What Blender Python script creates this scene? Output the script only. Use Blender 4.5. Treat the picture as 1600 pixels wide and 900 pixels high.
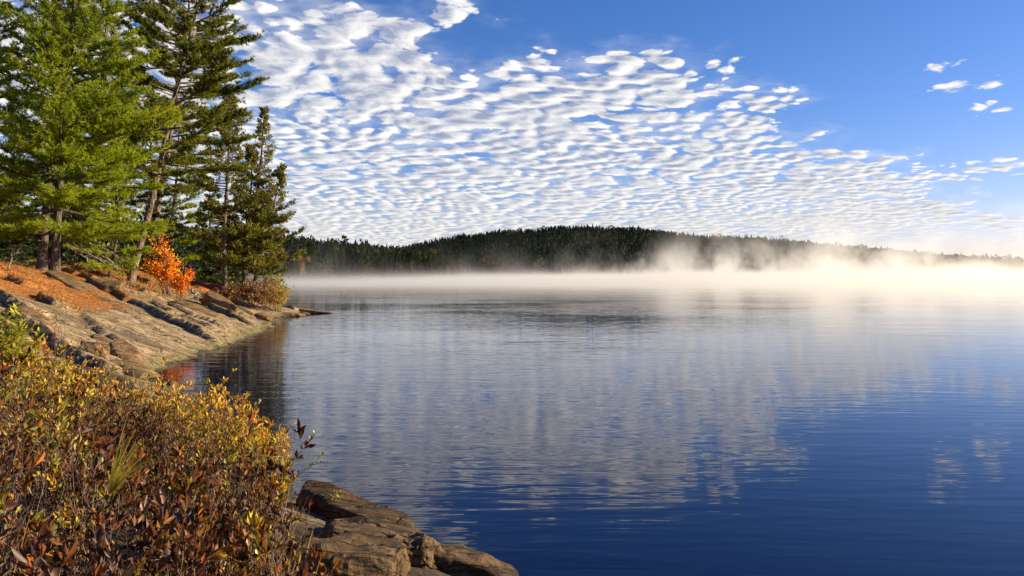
import bpy, math, random
import numpy as np
R = math.radians
sc = bpy.context.scene
for o in list(bpy.data.objects):
    bpy.data.objects.remove(o)

# ------------------------------------------------------------------ camera
CAM_H, FPX, HORIZON = 2.6, 1155.0, 432.0
cam = bpy.data.cameras.new('camera')
cam.lens, cam.sensor_width = 26.0, 36.0
cam.shift_y = -18.0 / 1600.0
cam.clip_start, cam.clip_end = 0.1, 20000
camo = bpy.data.objects.new('camera', cam)
sc.collection.objects.link(camo)
camo.location = (0, 0, CAM_H)
camo.rotation_euler = (R(90), 0, 0)
sc.camera = camo

# ------------------------------------------------------------------ light
SUN_AZ, SUN_EL = 84.0, 19.0        # degrees clockwise from +Y, degrees above the lake
SKY_STRENGTH = 0.075
sd = (math.sin(R(SUN_AZ)) * math.cos(R(SUN_EL)), math.cos(R(SUN_AZ)) * math.cos(R(SUN_EL)), math.sin(R(SUN_EL)))
sun = bpy.data.lights.new('sun', 'SUN')
sun.energy, sun.angle, sun.color = 5.0, R(0.55), (1.0, 0.83, 0.54)
suno = bpy.data.objects.new('sun', sun)
sc.collection.objects.link(suno)
suno.rotation_euler = (R(90 - SUN_EL), 0, R(180 - SUN_AZ))
suno.location = (60, 20, 60)
sc.view_settings.view_transform = 'Standard'
sc.view_settings.look = 'None'
sc.view_settings.exposure = 1.0
sc.view_settings.gamma = 1.0
sc.view_settings.use_curve_mapping = False
sc.cycles.use_denoising = True
sc.cycles.max_bounces = 6
sc.cycles.diffuse_bounces = 2
sc.cycles.glossy_bounces = 3
sc.cycles.transmission_bounces = 4
sc.cycles.transparent_max_bounces = 8
sc.cycles.volume_bounces = 1
sc.cycles.volume_max_steps = 256
sc.cycles.sample_clamp_indirect = 4.0
sc.cycles.caustics_reflective = False
sc.cycles.caustics_refractive = False

# ------------------------------------------------------------------ node helper
class NT:
    def __init__(s, tree, dim='3D'):
        s.t, s.dim = tree, dim
        tree.nodes.clear()
    def n(s, typ, **kw):
        nd = s.t.nodes.new(typ)
        for k, v in kw.items():
            setattr(nd, k, v)
        return nd
    def put(s, sock, v):
        if v is None:
            return
        if isinstance(v, bpy.types.NodeSocket):
            s.t.links.new(v, sock)
        elif isinstance(v, (tuple, list)) and len(v) == 3 and sock.type == 'RGBA':
            sock.default_value = (*v, 1.0)
        else:
            sock.default_value = v
    def m(s, op, a, b=None, c=None, clamp=False):
        nd = s.n('ShaderNodeMath', operation=op, use_clamp=clamp)
        for i, v in enumerate((a, b, c)):
            s.put(nd.inputs[i], v)
        return nd.outputs[0]
    def vm(s, op, a, b=None, sc_=None):
        nd = s.n('ShaderNodeVectorMath', operation=op)
        s.put(nd.inputs[0], a); s.put(nd.inputs[1], b)
        if sc_ is not None: s.put(nd.inputs['Scale'], sc_)
        return nd.outputs['Value'] if op in ('LENGTH', 'DISTANCE', 'DOT_PRODUCT') else nd.outputs[0]
    def smooth(s, v, lo, hi, a=0.0, b=1.0):
        nd = s.n('ShaderNodeMapRange', interpolation_type='SMOOTHSTEP')
        for i, x in enumerate((v, lo, hi, a, b)):
            s.put(nd.inputs[i], x)
        return nd.outputs[0]
    def noise(s, vec, scale, detail=3.0, rough=0.55, dist=0.0, out='Fac'):
        nd = s.n('ShaderNodeTexNoise', noise_dimensions=s.dim)
        s.put(nd.inputs['Vector'], vec)
        nd.inputs['Scale'].default_value = scale
        nd.inputs['Detail'].default_value = detail
        nd.inputs['Roughness'].default_value = rough
        nd.inputs['Distortion'].default_value = dist
        return nd.outputs[out]
    def voro(s, vec, scale, feature='F1', smooth=0.5, rnd=1.0):
        nd = s.n('ShaderNodeTexVoronoi', feature=feature, voronoi_dimensions=s.dim)
        s.put(nd.inputs['Vector'], vec)
        nd.inputs['Scale'].default_value = scale
        nd.inputs['Randomness'].default_value = rnd
        if feature == 'SMOOTH_F1': nd.inputs['Smoothness'].default_value = smooth
        return nd.outputs['Distance']
    def mix(s, f, a, b, blend='MIX'):
        nd = s.n('ShaderNodeMix', data_type='RGBA', blend_type=blend)
        s.put(nd.inputs[0], f); s.put(nd.inputs[6], a); s.put(nd.inputs[7], b)
        return nd.outputs[2]
    def ramp(s, f, stops, interp='LINEAR'):
        nd = s.n('ShaderNodeValToRGB')
        cr = nd.color_ramp
        cr.interpolation = interp
        while len(cr.elements) < len(stops):
            cr.elements.new(0.5)
        for e, (p, c) in zip(cr.elements, stops):
            e.position = p
            e.color = (*c, 1.0) if len(c) == 3 else c
        s.put(nd.inputs[0], f)
        return nd.outputs[0]
    def sep(s, v):
        nd = s.n('ShaderNodeSeparateXYZ'); s.put(nd.inputs[0], v); return nd.outputs
    def comb(s, x, y, z):
        nd = s.n('ShaderNodeCombineXYZ')
        for i, v in enumerate((x, y, z)): s.put(nd.inputs[i], v)
        return nd.outputs[0]
    def mapping(s, v, scale=(1, 1, 1), rot=(0, 0, 0), loc=(0, 0, 0)):
        nd = s.n('ShaderNodeMapping')
        s.put(nd.inputs[0], v)
        nd.inputs['Location'].default_value = loc
        nd.inputs['Rotation'].default_value = rot
        nd.inputs['Scale'].default_value = scale
        return nd.outputs[0]

# ------------------------------------------------------------------ sky
world = bpy.data.worlds.new('World')
sc.world = world
world.use_nodes = True
w = NT(world.node_tree, '2D')
sky = w.n('ShaderNodeTexSky', sky_type='NISHITA')
sky.sun_disc = False
sky.sun_elevation = R(SUN_EL)
sky.sun_rotation = R(SUN_AZ)
sky.altitude = 300
sky.air_density, sky.dust_density, sky.ozone_density = 1.0, 0.5, 4.0
hs = w.n('ShaderNodeHueSaturation')
hs.inputs['Saturation'].default_value = 1.22
hs.inputs['Value'].default_value = 1.0
w.put(hs.inputs['Color'], sky.outputs[0])
skyc = w.mix(1.0, w.vm('SCALE', hs.outputs[0], sc_=SKY_STRENGTH), (1.16, 0.90, 1.10), 'MULTIPLY')
gen = w.n('ShaderNodeTexCoord').outputs['Generated']
dx, dy, dz = w.sep(gen)
dzc = w.m('ADD', w.m('MAXIMUM', dz, 0.0), 0.10)     # the sheet bends down to the horizon
px = w.m('DIVIDE', dx, dzc)
py = w.m('DIVIDE', dy, dzc)
P = w.comb(px, py, 0.0)
# edge of the sheet of clouds: they lie on the far left side of a straight line over the lake
edge = w.m('MULTIPLY', w.m('ADD', w.m('SUBTRACT', px, w.m('MULTIPLY', py, 1.35)), 3.10), 0.595)
edge = w.m('ADD', edge, w.m('MULTIPLY', w.m('SUBTRACT', w.noise(P, 0.9, 2.0), 0.5), 0.9))
edge = w.m('ADD', edge, w.m('MULTIPLY', w.m('SUBTRACT', w.noise(P, 3.4, 4.0), 0.5), 1.15))
cover = w.smooth(edge, 0.16, -0.30, 0.0, 1.0)
sheet = cover
for cx, cy, rr in ((.75, 2.56, .20), (1.46, 2.51, .20), (1.61, 2.65, .22), (1.86, 2.87, .20), (2.42, 3.72, .45), (.45, 2.49, .2)):
    dd = w.vm('DISTANCE', P, (cx, cy, 0.0))
    cover = w.m('MAXIMUM', cover, w.smooth(dd, rr, 0.0, 0.0, 0.80))
# the sheet thins out again far off on the sunward side
far_gap = w.m('ADD', w.m('MULTIPLY', w.m('SUBTRACT', px, 2.0), 0.35), w.m('SUBTRACT', py, 5.0))
far_gap = w.m('ADD', far_gap, w.m('MULTIPLY', w.m('SUBTRACT', w.noise(P, 1.1, 3.0), 0.5), 2.2))
cover = w.m('MULTIPLY', cover, w.smooth(far_gap, 0.4, 1.9, 1.0, 0.3))
streak = w.smooth(w.noise(w.mapping(P, scale=(0.55, 2.6, 1.0), rot=(0, 0, R(-8))), 1.0, 4.0, 0.55), 0.50, 0.64, 0.0, 0.80)
streak = w.m('MULTIPLY', streak, w.m('MULTIPLY', w.smooth(py, 3.2, 3.9), w.smooth(py, 5.9, 5.0)))
cover = w.m('MAXIMUM', cover, streak)
stray = w.smooth(w.noise(P, 0.7, 3.0), 0.66, 0.82, 0.0, 0.6)
cover = w.m('MAXIMUM', cover, stray)
drift = w.vm('SCALE', w.noise(P, 0.9, 2.0, out='Color'), sc_=0.22)
sizes = w.smooth(w.noise(P, 1.3, 2.0), 0.40, 0.62)
def cloud(vec):
    vec = w.vm('ADD', vec, drift)
    warp = w.vm('ADD', vec, w.vm('SCALE', w.noise(vec, 5.0, 2.0, out='Color'), sc_=0.09))
    va = w.voro(warp, 7.4, 'SMOOTH_F1', 0.30)
    vb = w.voro(w.vm('ADD', warp, (3.3, 1.7, 0.0)), 12.0, 'SMOOTH_F1', 0.30)
    v1 = w.m('ADD', w.m('MULTIPLY', va, sizes), w.m('MULTIPLY', vb, w.m('SUBTRACT', 1.0, sizes)))
    n1 = w.noise(vec, 1.9, 5.0, 0.56)
    n2 = w.noise(warp, 13.0, 5.0, 0.62)
    a = w.m('SUBTRACT', 0.95, v1)
    a = w.m('ADD', w.m('MULTIPLY', a, 0.80), w.m('MULTIPLY', n1, 0.60))
    return w.m('ADD', a, w.m('MULTIPLY', w.m('SUBTRACT', n2, 0.5), 0.66))
thr = w.m('SUBTRACT', 1.22, w.m('MULTIPLY', cover, 0.715))
d0 = w.m('SUBTRACT', cloud(P), thr)
Ps = w.vm('ADD', P, (0.036, 0.028, 0.0))
d1 = w.m('SUBTRACT', cloud(Ps), thr)
veil = w.m('MULTIPLY', w.m('MULTIPLY', sheet, 0.40), w.smooth(w.noise(P, 1.6, 5.0, 0.6), 0.36, 0.66))
alpha = w.m('MAXIMUM', w.smooth(d0, -0.04, 0.17), veil)
shade = w.m('ADD', w.m('ADD', 0.24, w.m('MULTIPLY', w.m('SUBTRACT', d1, d0), 2.1)), w.m('MULTIPLY', d0, 1.15), clamp=True)
lit = (0.54, 0.525, 0.505)
drk = (0.18, 0.208, 0.285)
ccol = w.mix(shade, lit, drk)
# sunlight is warmer on clouds low over the far shore
low = w.smooth(dz, 0.16, 0.02)
ccol = w.mix(w.m('MULTIPLY', low, 0.5), ccol, (0.46, 0.435, 0.39))
alpha = w.m('MULTIPLY', alpha, w.smooth(dz, 0.004, 0.035))
final = w.mix(w.m('MULTIPLY', alpha, 0.97), skyc, ccol)
bg = w.n('ShaderNodeBackground')
w.put(bg.inputs['Color'], final)
bg.inputs['Strength'].default_value = 1.0
out = w.n('ShaderNodeOutputWorld')
w.t.links.new(bg.outputs[0], out.inputs['Surface'])
world.cycles.sampling_method = 'MANUAL'
world.cycles.sample_map_resolution = 512

# ------------------------------------------------------------------ materials
def new_mat(name):
    m = bpy.data.materials.new(name)
    m.use_nodes = True
    return m, NT(m.node_tree)
def finish(nt, shader, vol=False, disp=None):
    o = nt.n('ShaderNodeOutputMaterial')
    nt.t.links.new(shader, o.inputs['Volume' if vol else 'Surface'])
def principled(nt, col, rough=0.8, normal=None, spec=0.3):
    p = nt.n('ShaderNodeBsdfPrincipled')
    nt.put(p.inputs['Base Color'], col)
    nt.put(p.inputs['Roughness'], rough)
    p.inputs['Specular IOR Level'].default_value = spec
    if normal is not None: nt.put(p.inputs['Normal'], normal)
    return p
def bump(nt, h, strength=0.5, dist=0.05, normal=None):
    b = nt.n('ShaderNodeBump')
    b.inputs['Strength'].default_value = strength
    b.inputs['Distance'].default_value = dist
    nt.put(b.inputs['Height'], h)
    if normal is not None: nt.put(b.inputs['Normal'], normal)
    return b.outputs[0]
def leaf_mat(name, stops, trans=0.4, gloss=0.06, rough=0.45, interp='LINEAR'):
    m, nt = new_mat(name)
    at = nt.n('ShaderNodeAttribute', attribute_name='tint')
    oi = nt.n('ShaderNodeObjectInfo')
    col = nt.ramp(at.outputs['Fac'], stops, interp)
    d = nt.n('ShaderNodeBsdfDiffuse'); nt.put(d.inputs[0], col)
    t = nt.n('ShaderNodeBsdfTranslucent')
    nt.put(t.inputs[0], nt.mix(1.0, col, (1.25, 1.15, 0.65), 'MULTIPLY'))
    mx = nt.n('ShaderNodeMixShader'); mx.inputs[0].default_value = trans
    nt.t.links.new(d.outputs[0], mx.inputs[1]); nt.t.links.new(t.outputs[0], mx.inputs[2])
    res = mx.outputs[0]
    if gloss > 0:
        g = nt.n('ShaderNodeBsdfGlossy'); g.inputs['Roughness'].default_value = rough
        nt.put(g.inputs[0], (0.9, 0.9, 0.9))
        m2 = nt.n('ShaderNodeMixShader'); m2.inputs[0].default_value = gloss
        nt.t.links.new(res, m2.inputs[1]); nt.t.links.new(g.outputs[0], m2.inputs[2])
        res = m2.outputs[0]
    finish(nt, res)
    return m

def rock_nodes(nt, co, dark=0.0):
    """granite: grey-tan base, speckle, lichen, weathered streaks along the grain"""
    grain = nt.mapping(co, scale=(0.35, 2.6, 3.0), rot=(0, 0, R(42)))
    n1 = nt.noise(co, 0.9, 5.0, 0.6)
    n2 = nt.noise(grain, 1.3, 6.0, 0.65, 0.6)
    n3 = nt.noise(co, 28.0, 3.0, 0.7)
    col = nt.ramp(n2, [(0.30, (0.075, 0.055, 0.036)), (0.43, (0.28, 0.215, 0.135)), (0.60, (0.44, 0.35, 0.235)), (0.8, (0.54, 0.46, 0.33))])
    col = nt.mix(nt.smooth(n1, 0.50, 0.72, 0, 0.55), col, (0.155, 0.16, 0.125))
    col = nt.mix(nt.smooth(n3, 0.44, 0.68, 0, 0.40), col, (0.12, 0.10, 0.075))
    # broad dark runs and pale bare patches of the rock itself
    n4 = nt.noise(nt.mapping(co, scale=(0.12, 0.5, 0.5), rot=(0, 0, R(42))), 1.0, 4.0, 0.6)
    col = nt.mix(nt.smooth(n4, 0.52, 0.66, 0, 0.6), col, (0.075, 0.065, 0.055))
    n5 = nt.noise(nt.mapping(co, scale=(0.5, 9.0, 9.0), rot=(0, 0, R(44))), 1.0, 5.0, 0.7, 0.3)
    col = nt.mix(nt.smooth(n5, 0.52, 0.64, 0, 0.7), col, (0.06, 0.045, 0.033))
    lic = nt.voro(nt.vm('ADD', co, nt.vm('SCALE', nt.noise(co, 3.0, 2.0, out='Color'), sc_=0.3)), 2.3, 'F1')
    col = nt.mix(nt.smooth(lic, 0.20, 0.10, 0, 0.5), col, (0.32, 0.34, 0.27))
    h = nt.m('ADD', nt.m('SUBTRACT', n2, nt.smooth(n5, 0.5, 0.66, 0, 0.5)), nt.m('MULTIPLY', n3, 0.22))
    cr = nt.voro(nt.vm('ADD', grain, nt.vm('SCALE', nt.noise(co, 1.5, 3.0, out='Color'), sc_=0.8)), 0.8, 'DISTANCE_TO_EDGE')
    crack = nt.smooth(cr, 0.0, 0.045)
    col = nt.mix(nt.m('MULTIPLY', nt.m('SUBTRACT', 1.0, crack), 0.55), col, (0.035, 0.03, 0.025))
    h = nt.m('ADD', h, nt.m('MULTIPLY', crack, 0.5))
    col = nt.mix(1.0, col, (1.08, 0.97, 0.80), 'MULTIPLY')
    return col, h

def make_materials():
    M = {}
    # bedrock shore
    m, nt = new_mat('bedrock')
    geo = nt.n('ShaderNodeNewGeometry')
    co = geo.outputs['Position']
    col, h = rock_nodes(nt, co)
    lit_ = nt.n('ShaderNodeAttribute', attribute_name='litter').outputs['Fac']
    soil_shade = nt.n('ShaderNodeAttribute', attribute_name='soil_shade').outputs['Fac']
    nf = nt.noise(co, 9.0, 5.0, 0.7)
    needle = nt.noise(nt.mapping(co, scale=(30, 9, 20), rot=(0, 0, 0.6)), 1.0, 4.0, 0.7)
    litc = nt.ramp(needle, [(0.30, (0.13, 0.045, 0.012)), (0.5, (0.42, 0.16, 0.035)), (0.72, (0.62, 0.30, 0.08))])
    lf = nt.smooth(nt.m('ADD', lit_, nt.m('MULTIPLY', nt.m('SUBTRACT', nf, 0.5), 1.9)), 0.44, 0.66)
    col = nt.mix(lf, col, litc)
    sf = nt.smooth(nt.m('ADD', soil_shade, nt.m('MULTIPLY', nt.m('SUBTRACT', nf, 0.5), 0.6)), 0.4, 0.7)
    col = nt.mix(sf, col, nt.ramp(nf, [(0.3, (0.02, 0.013, 0.008)), (0.7, (0.09, 0.055, 0.03))]))  # dark earth, also painted as shade in the gaps between near rocks
    z = nt.sep(co)[2]
    zz = nt.m('ADD', z, nt.m('MULTIPLY', nt.m('SUBTRACT', nt.noise(co, 1.2, 3.0), 0.5), 0.35))
    col = nt.mix(nt.smooth(zz, 0.30, 0.12, 0, 0.5), col, nt.mix(nt.smooth(nt.sep(co)[1], 14.0, 20.0), (0.12, 0.10, 0.07), (0.15, 0.15, 0.035)))     # green algae line
    col = nt.mix(nt.smooth(zz, 0.10, 0.02, 0, 0.85), col, (0.03, 0.028, 0.02))     # wet foot
    nrm = bump(nt, nt.m('ADD', h, nt.m('MULTIPLY', nt.m('MULTIPLY', needle, lf), 0.8)), 0.9, 0.09)
    finish(nt, principled(nt, col, 0.85, nrm).outputs[0])
    M['bedrock'] = m
    # loose rocks: mid-brown on the slab, brown by the near water with their unsunned sides' shade painted in
    for key, tone in (('granite', (0.72, 0.62, 0.50)), ('shaded_brown_granite', (0.34, 0.285, 0.225))):
        m, nt = new_mat(key)
        co = nt.n('ShaderNodeNewGeometry').outputs['Position']
        col, h = rock_nodes(nt, nt.vm('SCALE', co, sc_=1.6))
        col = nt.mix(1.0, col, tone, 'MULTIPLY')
        zz = nt.m('ADD', nt.sep(co)[2], nt.m('MULTIPLY', nt.m('SUBTRACT', nt.noise(co, 2.2, 3.0), 0.5), 0.2))
        col = nt.mix(nt.smooth(zz, 0.12, 0.02, 0, 0.8), col, (0.028, 0.026, 0.02))
        finish(nt, principled(nt, col, 0.8, bump(nt, h, 0.9, 0.05)).outputs[0])
        M[key] = m
    # bark
    def bark(name, c0, c1, c2):
        m, nt = new_mat(name)
        co = nt.n('ShaderNodeTexCoord').outputs['Object']
        n1 = nt.noise(nt.mapping(co, scale=(7, 7, 1.6)), 1.0, 5.0, 0.65, 0.5)
        n2 = nt.voro(nt.mapping(co, scale=(9, 9, 2.2)), 1.0, 'DISTANCE_TO_EDGE')
        col = nt.ramp(n1, [(0.3, c0), (0.52, c1), (0.75, c2)])
        col = nt.mix(nt.smooth(n2, 0.10, 0.0, 0, 0.6), col, c0)
        finish(nt, principled(nt, col, 0.9, bump(nt, nt.m('ADD', n1, nt.m('MULTIPLY', nt.smooth(n2, 0, 0.2), 0.7)), 0.8, 0.04)).outputs[0])
        return m
    M['bark_pine'] = bark('pine_bark', (0.035, 0.027, 0.02), (0.13, 0.10, 0.075), (0.26, 0.21, 0.16))
    M['bark_red'] = bark('red_pine_bark', (0.06, 0.04, 0.03), (0.22, 0.16, 0.12), (0.42, 0.34, 0.27))
    M['bark_cedar'] = bark('cedar_bark', (0.05, 0.037, 0.028), (0.16, 0.12, 0.09), (0.30, 0.24, 0.18))
    M['twig'] = bark('twig_bark', (0.06, 0.04, 0.03), (0.16, 0.11, 0.085), (0.32, 0.25, 0.2))
    M['dead'] = bark('dead_wood', (0.12, 0.10, 0.085), (0.30, 0.26, 0.21), (0.46, 0.40, 0.33))
    # foliage
    M['pine'] = leaf_mat('white_pine_needles', [(0.0, (0.07, 0.115, 0.006)), (0.45, (0.21, 0.29, 0.010)), (0.85, (0.36, 0.42, 0.015)), (1.0, (0.46, 0.42, 0.02))], 0.52, 0.02)
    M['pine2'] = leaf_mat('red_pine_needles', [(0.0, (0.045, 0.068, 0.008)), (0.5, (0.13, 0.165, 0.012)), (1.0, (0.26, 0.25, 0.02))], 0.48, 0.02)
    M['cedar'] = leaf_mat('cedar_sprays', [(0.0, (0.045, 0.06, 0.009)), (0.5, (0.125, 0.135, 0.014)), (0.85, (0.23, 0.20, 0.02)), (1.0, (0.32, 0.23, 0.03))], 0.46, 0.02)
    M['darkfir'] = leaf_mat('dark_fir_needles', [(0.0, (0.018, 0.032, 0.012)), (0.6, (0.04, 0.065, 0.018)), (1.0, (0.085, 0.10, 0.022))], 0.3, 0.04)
    M['lightgreen'] = leaf_mat('sapling_leaves', [(0.0, (0.06, 0.10, 0.015)), (0.6, (0.16, 0.2, 0.025)), (1.0, (0.34, 0.27, 0.03))], 0.45, 0.05)
    M['maple'] = leaf_mat('orange_maple_leaves', [(0.0, (0.42, 0.045, 0.008)), (0.35, (0.72, 0.15, 0.008)), (0.75, (0.86, 0.30, 0.012)), (1.0, (0.9, 0.48, 0.03))], 0.45, 0.02)
    M['heath'] = leaf_mat('heath_leaves', [(0.0, (0.04, 0.016, 0.010)), (0.22, (0.12, 0.04, 0.015)), (0.40, (0.28, 0.10, 0.018)), (0.52, (0.12, 0.12, 0.018)), (0.68, (0.33, 0.30, 0.025)), (0.84, (0.68, 0.48, 0.025)), (0.97, (0.55, 0.20, 0.03)), (1.0, (0.42, 0.05, 0.02))], 0.38, 0.03, 0.5)
    M['gold'] = leaf_mat('golden_leaves', [(0.0, (0.20, 0.17, 0.02)), (0.5, (0.48, 0.36, 0.025)), (1.0, (0.68, 0.42, 0.03))], 0.45, 0.07)
    M['lime'] = leaf_mat('lime_leaves', [(0.0, (0.15, 0.21, 0.015)), (0.5, (0.36, 0.39, 0.025)), (1.0, (0.62, 0.55, 0.04))], 0.45, 0.07)
    M['redleaf'] = leaf_mat('crimson_leaves', [(0.0, (0.16, 0.012, 0.01)), (0.6, (0.38, 0.03, 0.015)), (1.0, (0.5, 0.10, 0.02))], 0.4, 0.08)
    M['rust'] = leaf_mat('rusty_shrub_leaves', [(0.0, (0.07, 0.022, 0.01)), (0.5, (0.24, 0.085, 0.02)), (0.85, (0.38, 0.19, 0.03)), (1.0, (0.55, 0.33, 0.04))], 0.4, 0.06)
    M['drygrass'] = leaf_mat('dry_grass', [(0.0, (0.14, 0.07, 0.02)), (0.5, (0.40, 0.22, 0.06)), (1.0, (0.58, 0.38, 0.12))], 0.4, 0.04)
    M['needlelitter'] = leaf_mat('fallen_needles', [(0.0, (0.18, 0.06, 0.015)), (0.6, (0.48, 0.19, 0.04)), (1.0, (0.66, 0.34, 0.09))], 0.2, 0.03)
    M['sedge'] = leaf_mat('sedge_blades', [(0.0, (0.12, 0.17, 0.02)), (0.6, (0.36, 0.34, 0.035)), (1.0, (0.55, 0.34, 0.05))], 0.45, 0.06)
    M['farforest'] = leaf_mat('far_forest', [(0.0, (0.006, 0.013, 0.009)), (0.7, (0.014, 0.024, 0.012)), (0.86, (0.026, 0.03, 0.014)), (0.95, (0.04, 0.034, 0.016)), (1.0, (0.06, 0.04, 0.016))], 0.10, 0.0)
    M['farfir'] = leaf_mat('far_conifer', [(0.0, (0.014, 0.03, 0.014)), (0.6, (0.035, 0.06, 0.02)), (1.0, (0.07, 0.095, 0.025))], 0.25, 0.0)
    M['farpine'] = leaf_mat('far_pine', [(0.0, (0.03, 0.055, 0.016)), (0.6, (0.065, 0.10, 0.022)), (1.0, (0.12, 0.15, 0.03))], 0.3, 0.0)
    M['faryellow'] = leaf_mat('far_birch', [(0.0, (0.15, 0.10, 0.02)), (0.6, (0.36, 0.22, 0.03)), (1.0, (0.5, 0.28, 0.04))], 0.4, 0.0)
    M['farorange'] = leaf_mat('far_maple', [(0.0, (0.10, 0.05, 0.02)), (0.6, (0.20, 0.10, 0.03)), (1.0, (0.28, 0.14, 0.035))], 0.4, 0.0)
    # far land
    m, nt = new_mat('forest_floor')
    co = nt.n('ShaderNodeNewGeometry').outputs['Position']
    finish(nt, principled(nt, nt.ramp(nt.noise(co, 0.05, 4.0), [(0.3, (0.012, 0.018, 0.01)), (0.7, (0.04, 0.04, 0.02))]), 0.95).outputs[0])
    M['floor'] = m
    # canoe
    m, nt = new_mat('red_hull_paint')
    co = nt.n('ShaderNodeTexCoord').outputs['Object']
    c = nt.mix(nt.smooth(nt.noise(co, 4.0, 5.0), 0.45, 0.7, 0, 0.6), (0.42, 0.075, 0.035), (0.26, 0.06, 0.035))
    finish(nt, principled(nt, c, 0.45).outputs[0]); M['hull'] = m
    m, nt = new_mat('worn_gunwale')
    finish(nt, principled(nt, nt.ramp(nt.noise(nt.n('ShaderNodeTexCoord').outputs['Object'], 9.0, 4.0), [(0.3, (0.25, 0.19, 0.13)), (0.7, (0.5, 0.42, 0.32))]), 0.6).outputs[0]); M['gunwale'] = m
    # water
    m, nt = new_mat('lake_water'); nt.dim = '2D'
    co = nt.n('ShaderNodeNewGeometry').outputs['Position']
    rip = nt.noise(nt.mapping(co, scale=(0.75, 3.6, 1), rot=(0, 0, R(-6))), 1.0, 2.0, 0.5, 0.3)
    swl = nt.noise(nt.mapping(co, scale=(0.16, 0.75, 1), rot=(0, 0, R(6))), 1.0, 3.0, 0.5, 0.3)
    big = nt.noise(nt.mapping(co, scale=(0.05, 0.11, 1)), 1.0, 2.0, 0.5)
    amp = nt.smooth(big, 0.40, 0.62, 0.45, 1.0)
    y = nt.sep(co)[1]
    # breezier away from the sheltered near shore
    near = nt.smooth(y, 3.0, 24.0, 0.85, 1.0)
    far = nt.smooth(y, 60.0, 260.0, 1.0, 0.35)
    h = nt.m('ADD', nt.m('MULTIPLY', rip, 0.0085), nt.m('MULTIPLY', swl, 0.013))
    h = nt.m('MULTIPLY', nt.m('MULTIPLY', h, amp), nt.m('MULTIPLY', near, far))
    p = principled(nt, (0.0003, 0.002, 0.022), 0.02, bump(nt, h, 1.0, 1.0), 0.5)
    p.inputs['IOR'].default_value = 1.333
    finish(nt, p.outputs[0])
    M['water'] = m
    # mist
    m, nt = new_mat('lake_mist')
    co = nt.n('ShaderNodeNewGeometry').outputs['Position']
    X, Y, Z = nt.sep(co)
    Zp = nt.m('MAXIMUM', Z, 0.0)
    side = nt.smooth(nt.m('SUBTRACT', X, nt.m('MULTIPLY', Y, 0.05)), -60.0, 260.0)
    onset = nt.smooth(Y, 130.0, 330.0)
    wv = nt.mapping(co, scale=(1, 0.55, 0.8))
    lump = nt.noise(wv, 0.022, 0.0, 0.5)
    wisp = nt.noise(wv, 0.055, 3.0, 0.62)
    # dense blanket lying on the water
    hb = nt.m('ADD', 1.25, nt.m('MULTIPLY', side, 0.6))
    blanket = nt.m('EXPONENT', nt.m('MULTIPLY', nt.m('DIVIDE', Zp, hb), -1.0))
    blanket = nt.m('MULTIPLY', blanket, nt.m('ADD', 0.044, nt.m('MULTIPLY', side, 0.036)))
    # steam curling up out of it
    hw = nt.m('ADD', 5.0, nt.m('MULTIPLY', side, 8.0))
    steam = nt.m('EXPONENT', nt.m('MULTIPLY', nt.m('DIVIDE', Zp, hw), -1.0))
    wf = nt.smooth(nt.m('ADD', wisp, nt.m('MULTIPLY', lump, 0.5)), 0.82, 0.94)
    steam = nt.m('MULTIPLY', nt.m('MULTIPLY', steam, wf), nt.m('ADD', 0.007, nt.m('MULTIPLY', side, 0.050)))
    dens = nt.m('MULTIPLY', nt.m('MULTIPLY', nt.m('ADD', blanket, steam), onset), nt.smooth(X, 150.0, 420.0, 1.0, 0.45))
    v = nt.n('ShaderNodeVolumePrincipled')
    v.inputs['Color'].default_value = (0.995, 0.975, 0.93, 1)
    v.inputs['Anisotropy'].default_value = 0.35
    nt.put(v.inputs['Density'], dens)
    finish(nt, v.outputs[0], vol=True)
    m.cycles.volume_step_rate = 0.42
    M['mist'] = m
    return M
M = make_materials()

# ------------------------------------------------------------------ mesh helpers
COL = sc.collection
class Geo:
    def __init__(s):
        s.v, s.f, s.t, s.n = [], [], [], 0
    def add(s, v, f, tint=0.5):
        v = np.asarray(v, float).reshape(-1, 3); f = np.asarray(f, np.int64).reshape(-1, 3)
        s.v.append(v); s.f.append(f + s.n)
        s.t.append(np.broadcast_to(np.asarray(tint, float), (len(v),)))
        s.n += len(v)
    def mesh(s, name, mat, smooth=False):
        me = bpy.data.meshes.new(name)
        v = np.concatenate(s.v); f = np.concatenate(s.f)
        me.vertices.add(len(v)); me.vertices.foreach_set('co', v.astype(np.float32).ravel())
        me.loops.add(f.size); me.loops.foreach_set('vertex_index', f.astype(np.int32).ravel())
        me.polygons.add(len(f))
        me.polygons.foreach_set('loop_start', np.arange(0, f.size, 3, dtype=np.int32))
        if smooth: me.polygons.foreach_set('use_smooth', np.ones(len(f), bool))
        me.update(calc_edges=True)
        a = me.attributes.new('tint', 'FLOAT', 'POINT')
        a.data.foreach_set('value', np.concatenate(s.t).astype(np.float32))
        me.materials.append(mat)
        return me
    def build(s, name, mat, parent=None, smooth=False):
        return link(name, s.mesh(name, mat, smooth), parent)
def link(name, me, parent=None):
    o = bpy.data.objects.new(name, me)
    COL.objects.link(o)
    if parent is not None: o.parent = parent
    return o
def tag(o, label=None, cat=None, group=None, kind=None):
    for k, v in (('label', label), ('category', cat), ('group', group), ('kind', kind)):
        if v is not None: o[k] = v
    return o
def empty(name, loc):
    o = bpy.data.objects.new(name, None)
    COL.objects.link(o); o.location = loc; o.empty_display_size = 0.3
    return o
def copy_tree(o, parent=None):
    c = o.copy(); COL.objects.link(c); c.parent = parent
    for ch in o.children: copy_tree(ch, c)
    return c
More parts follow.
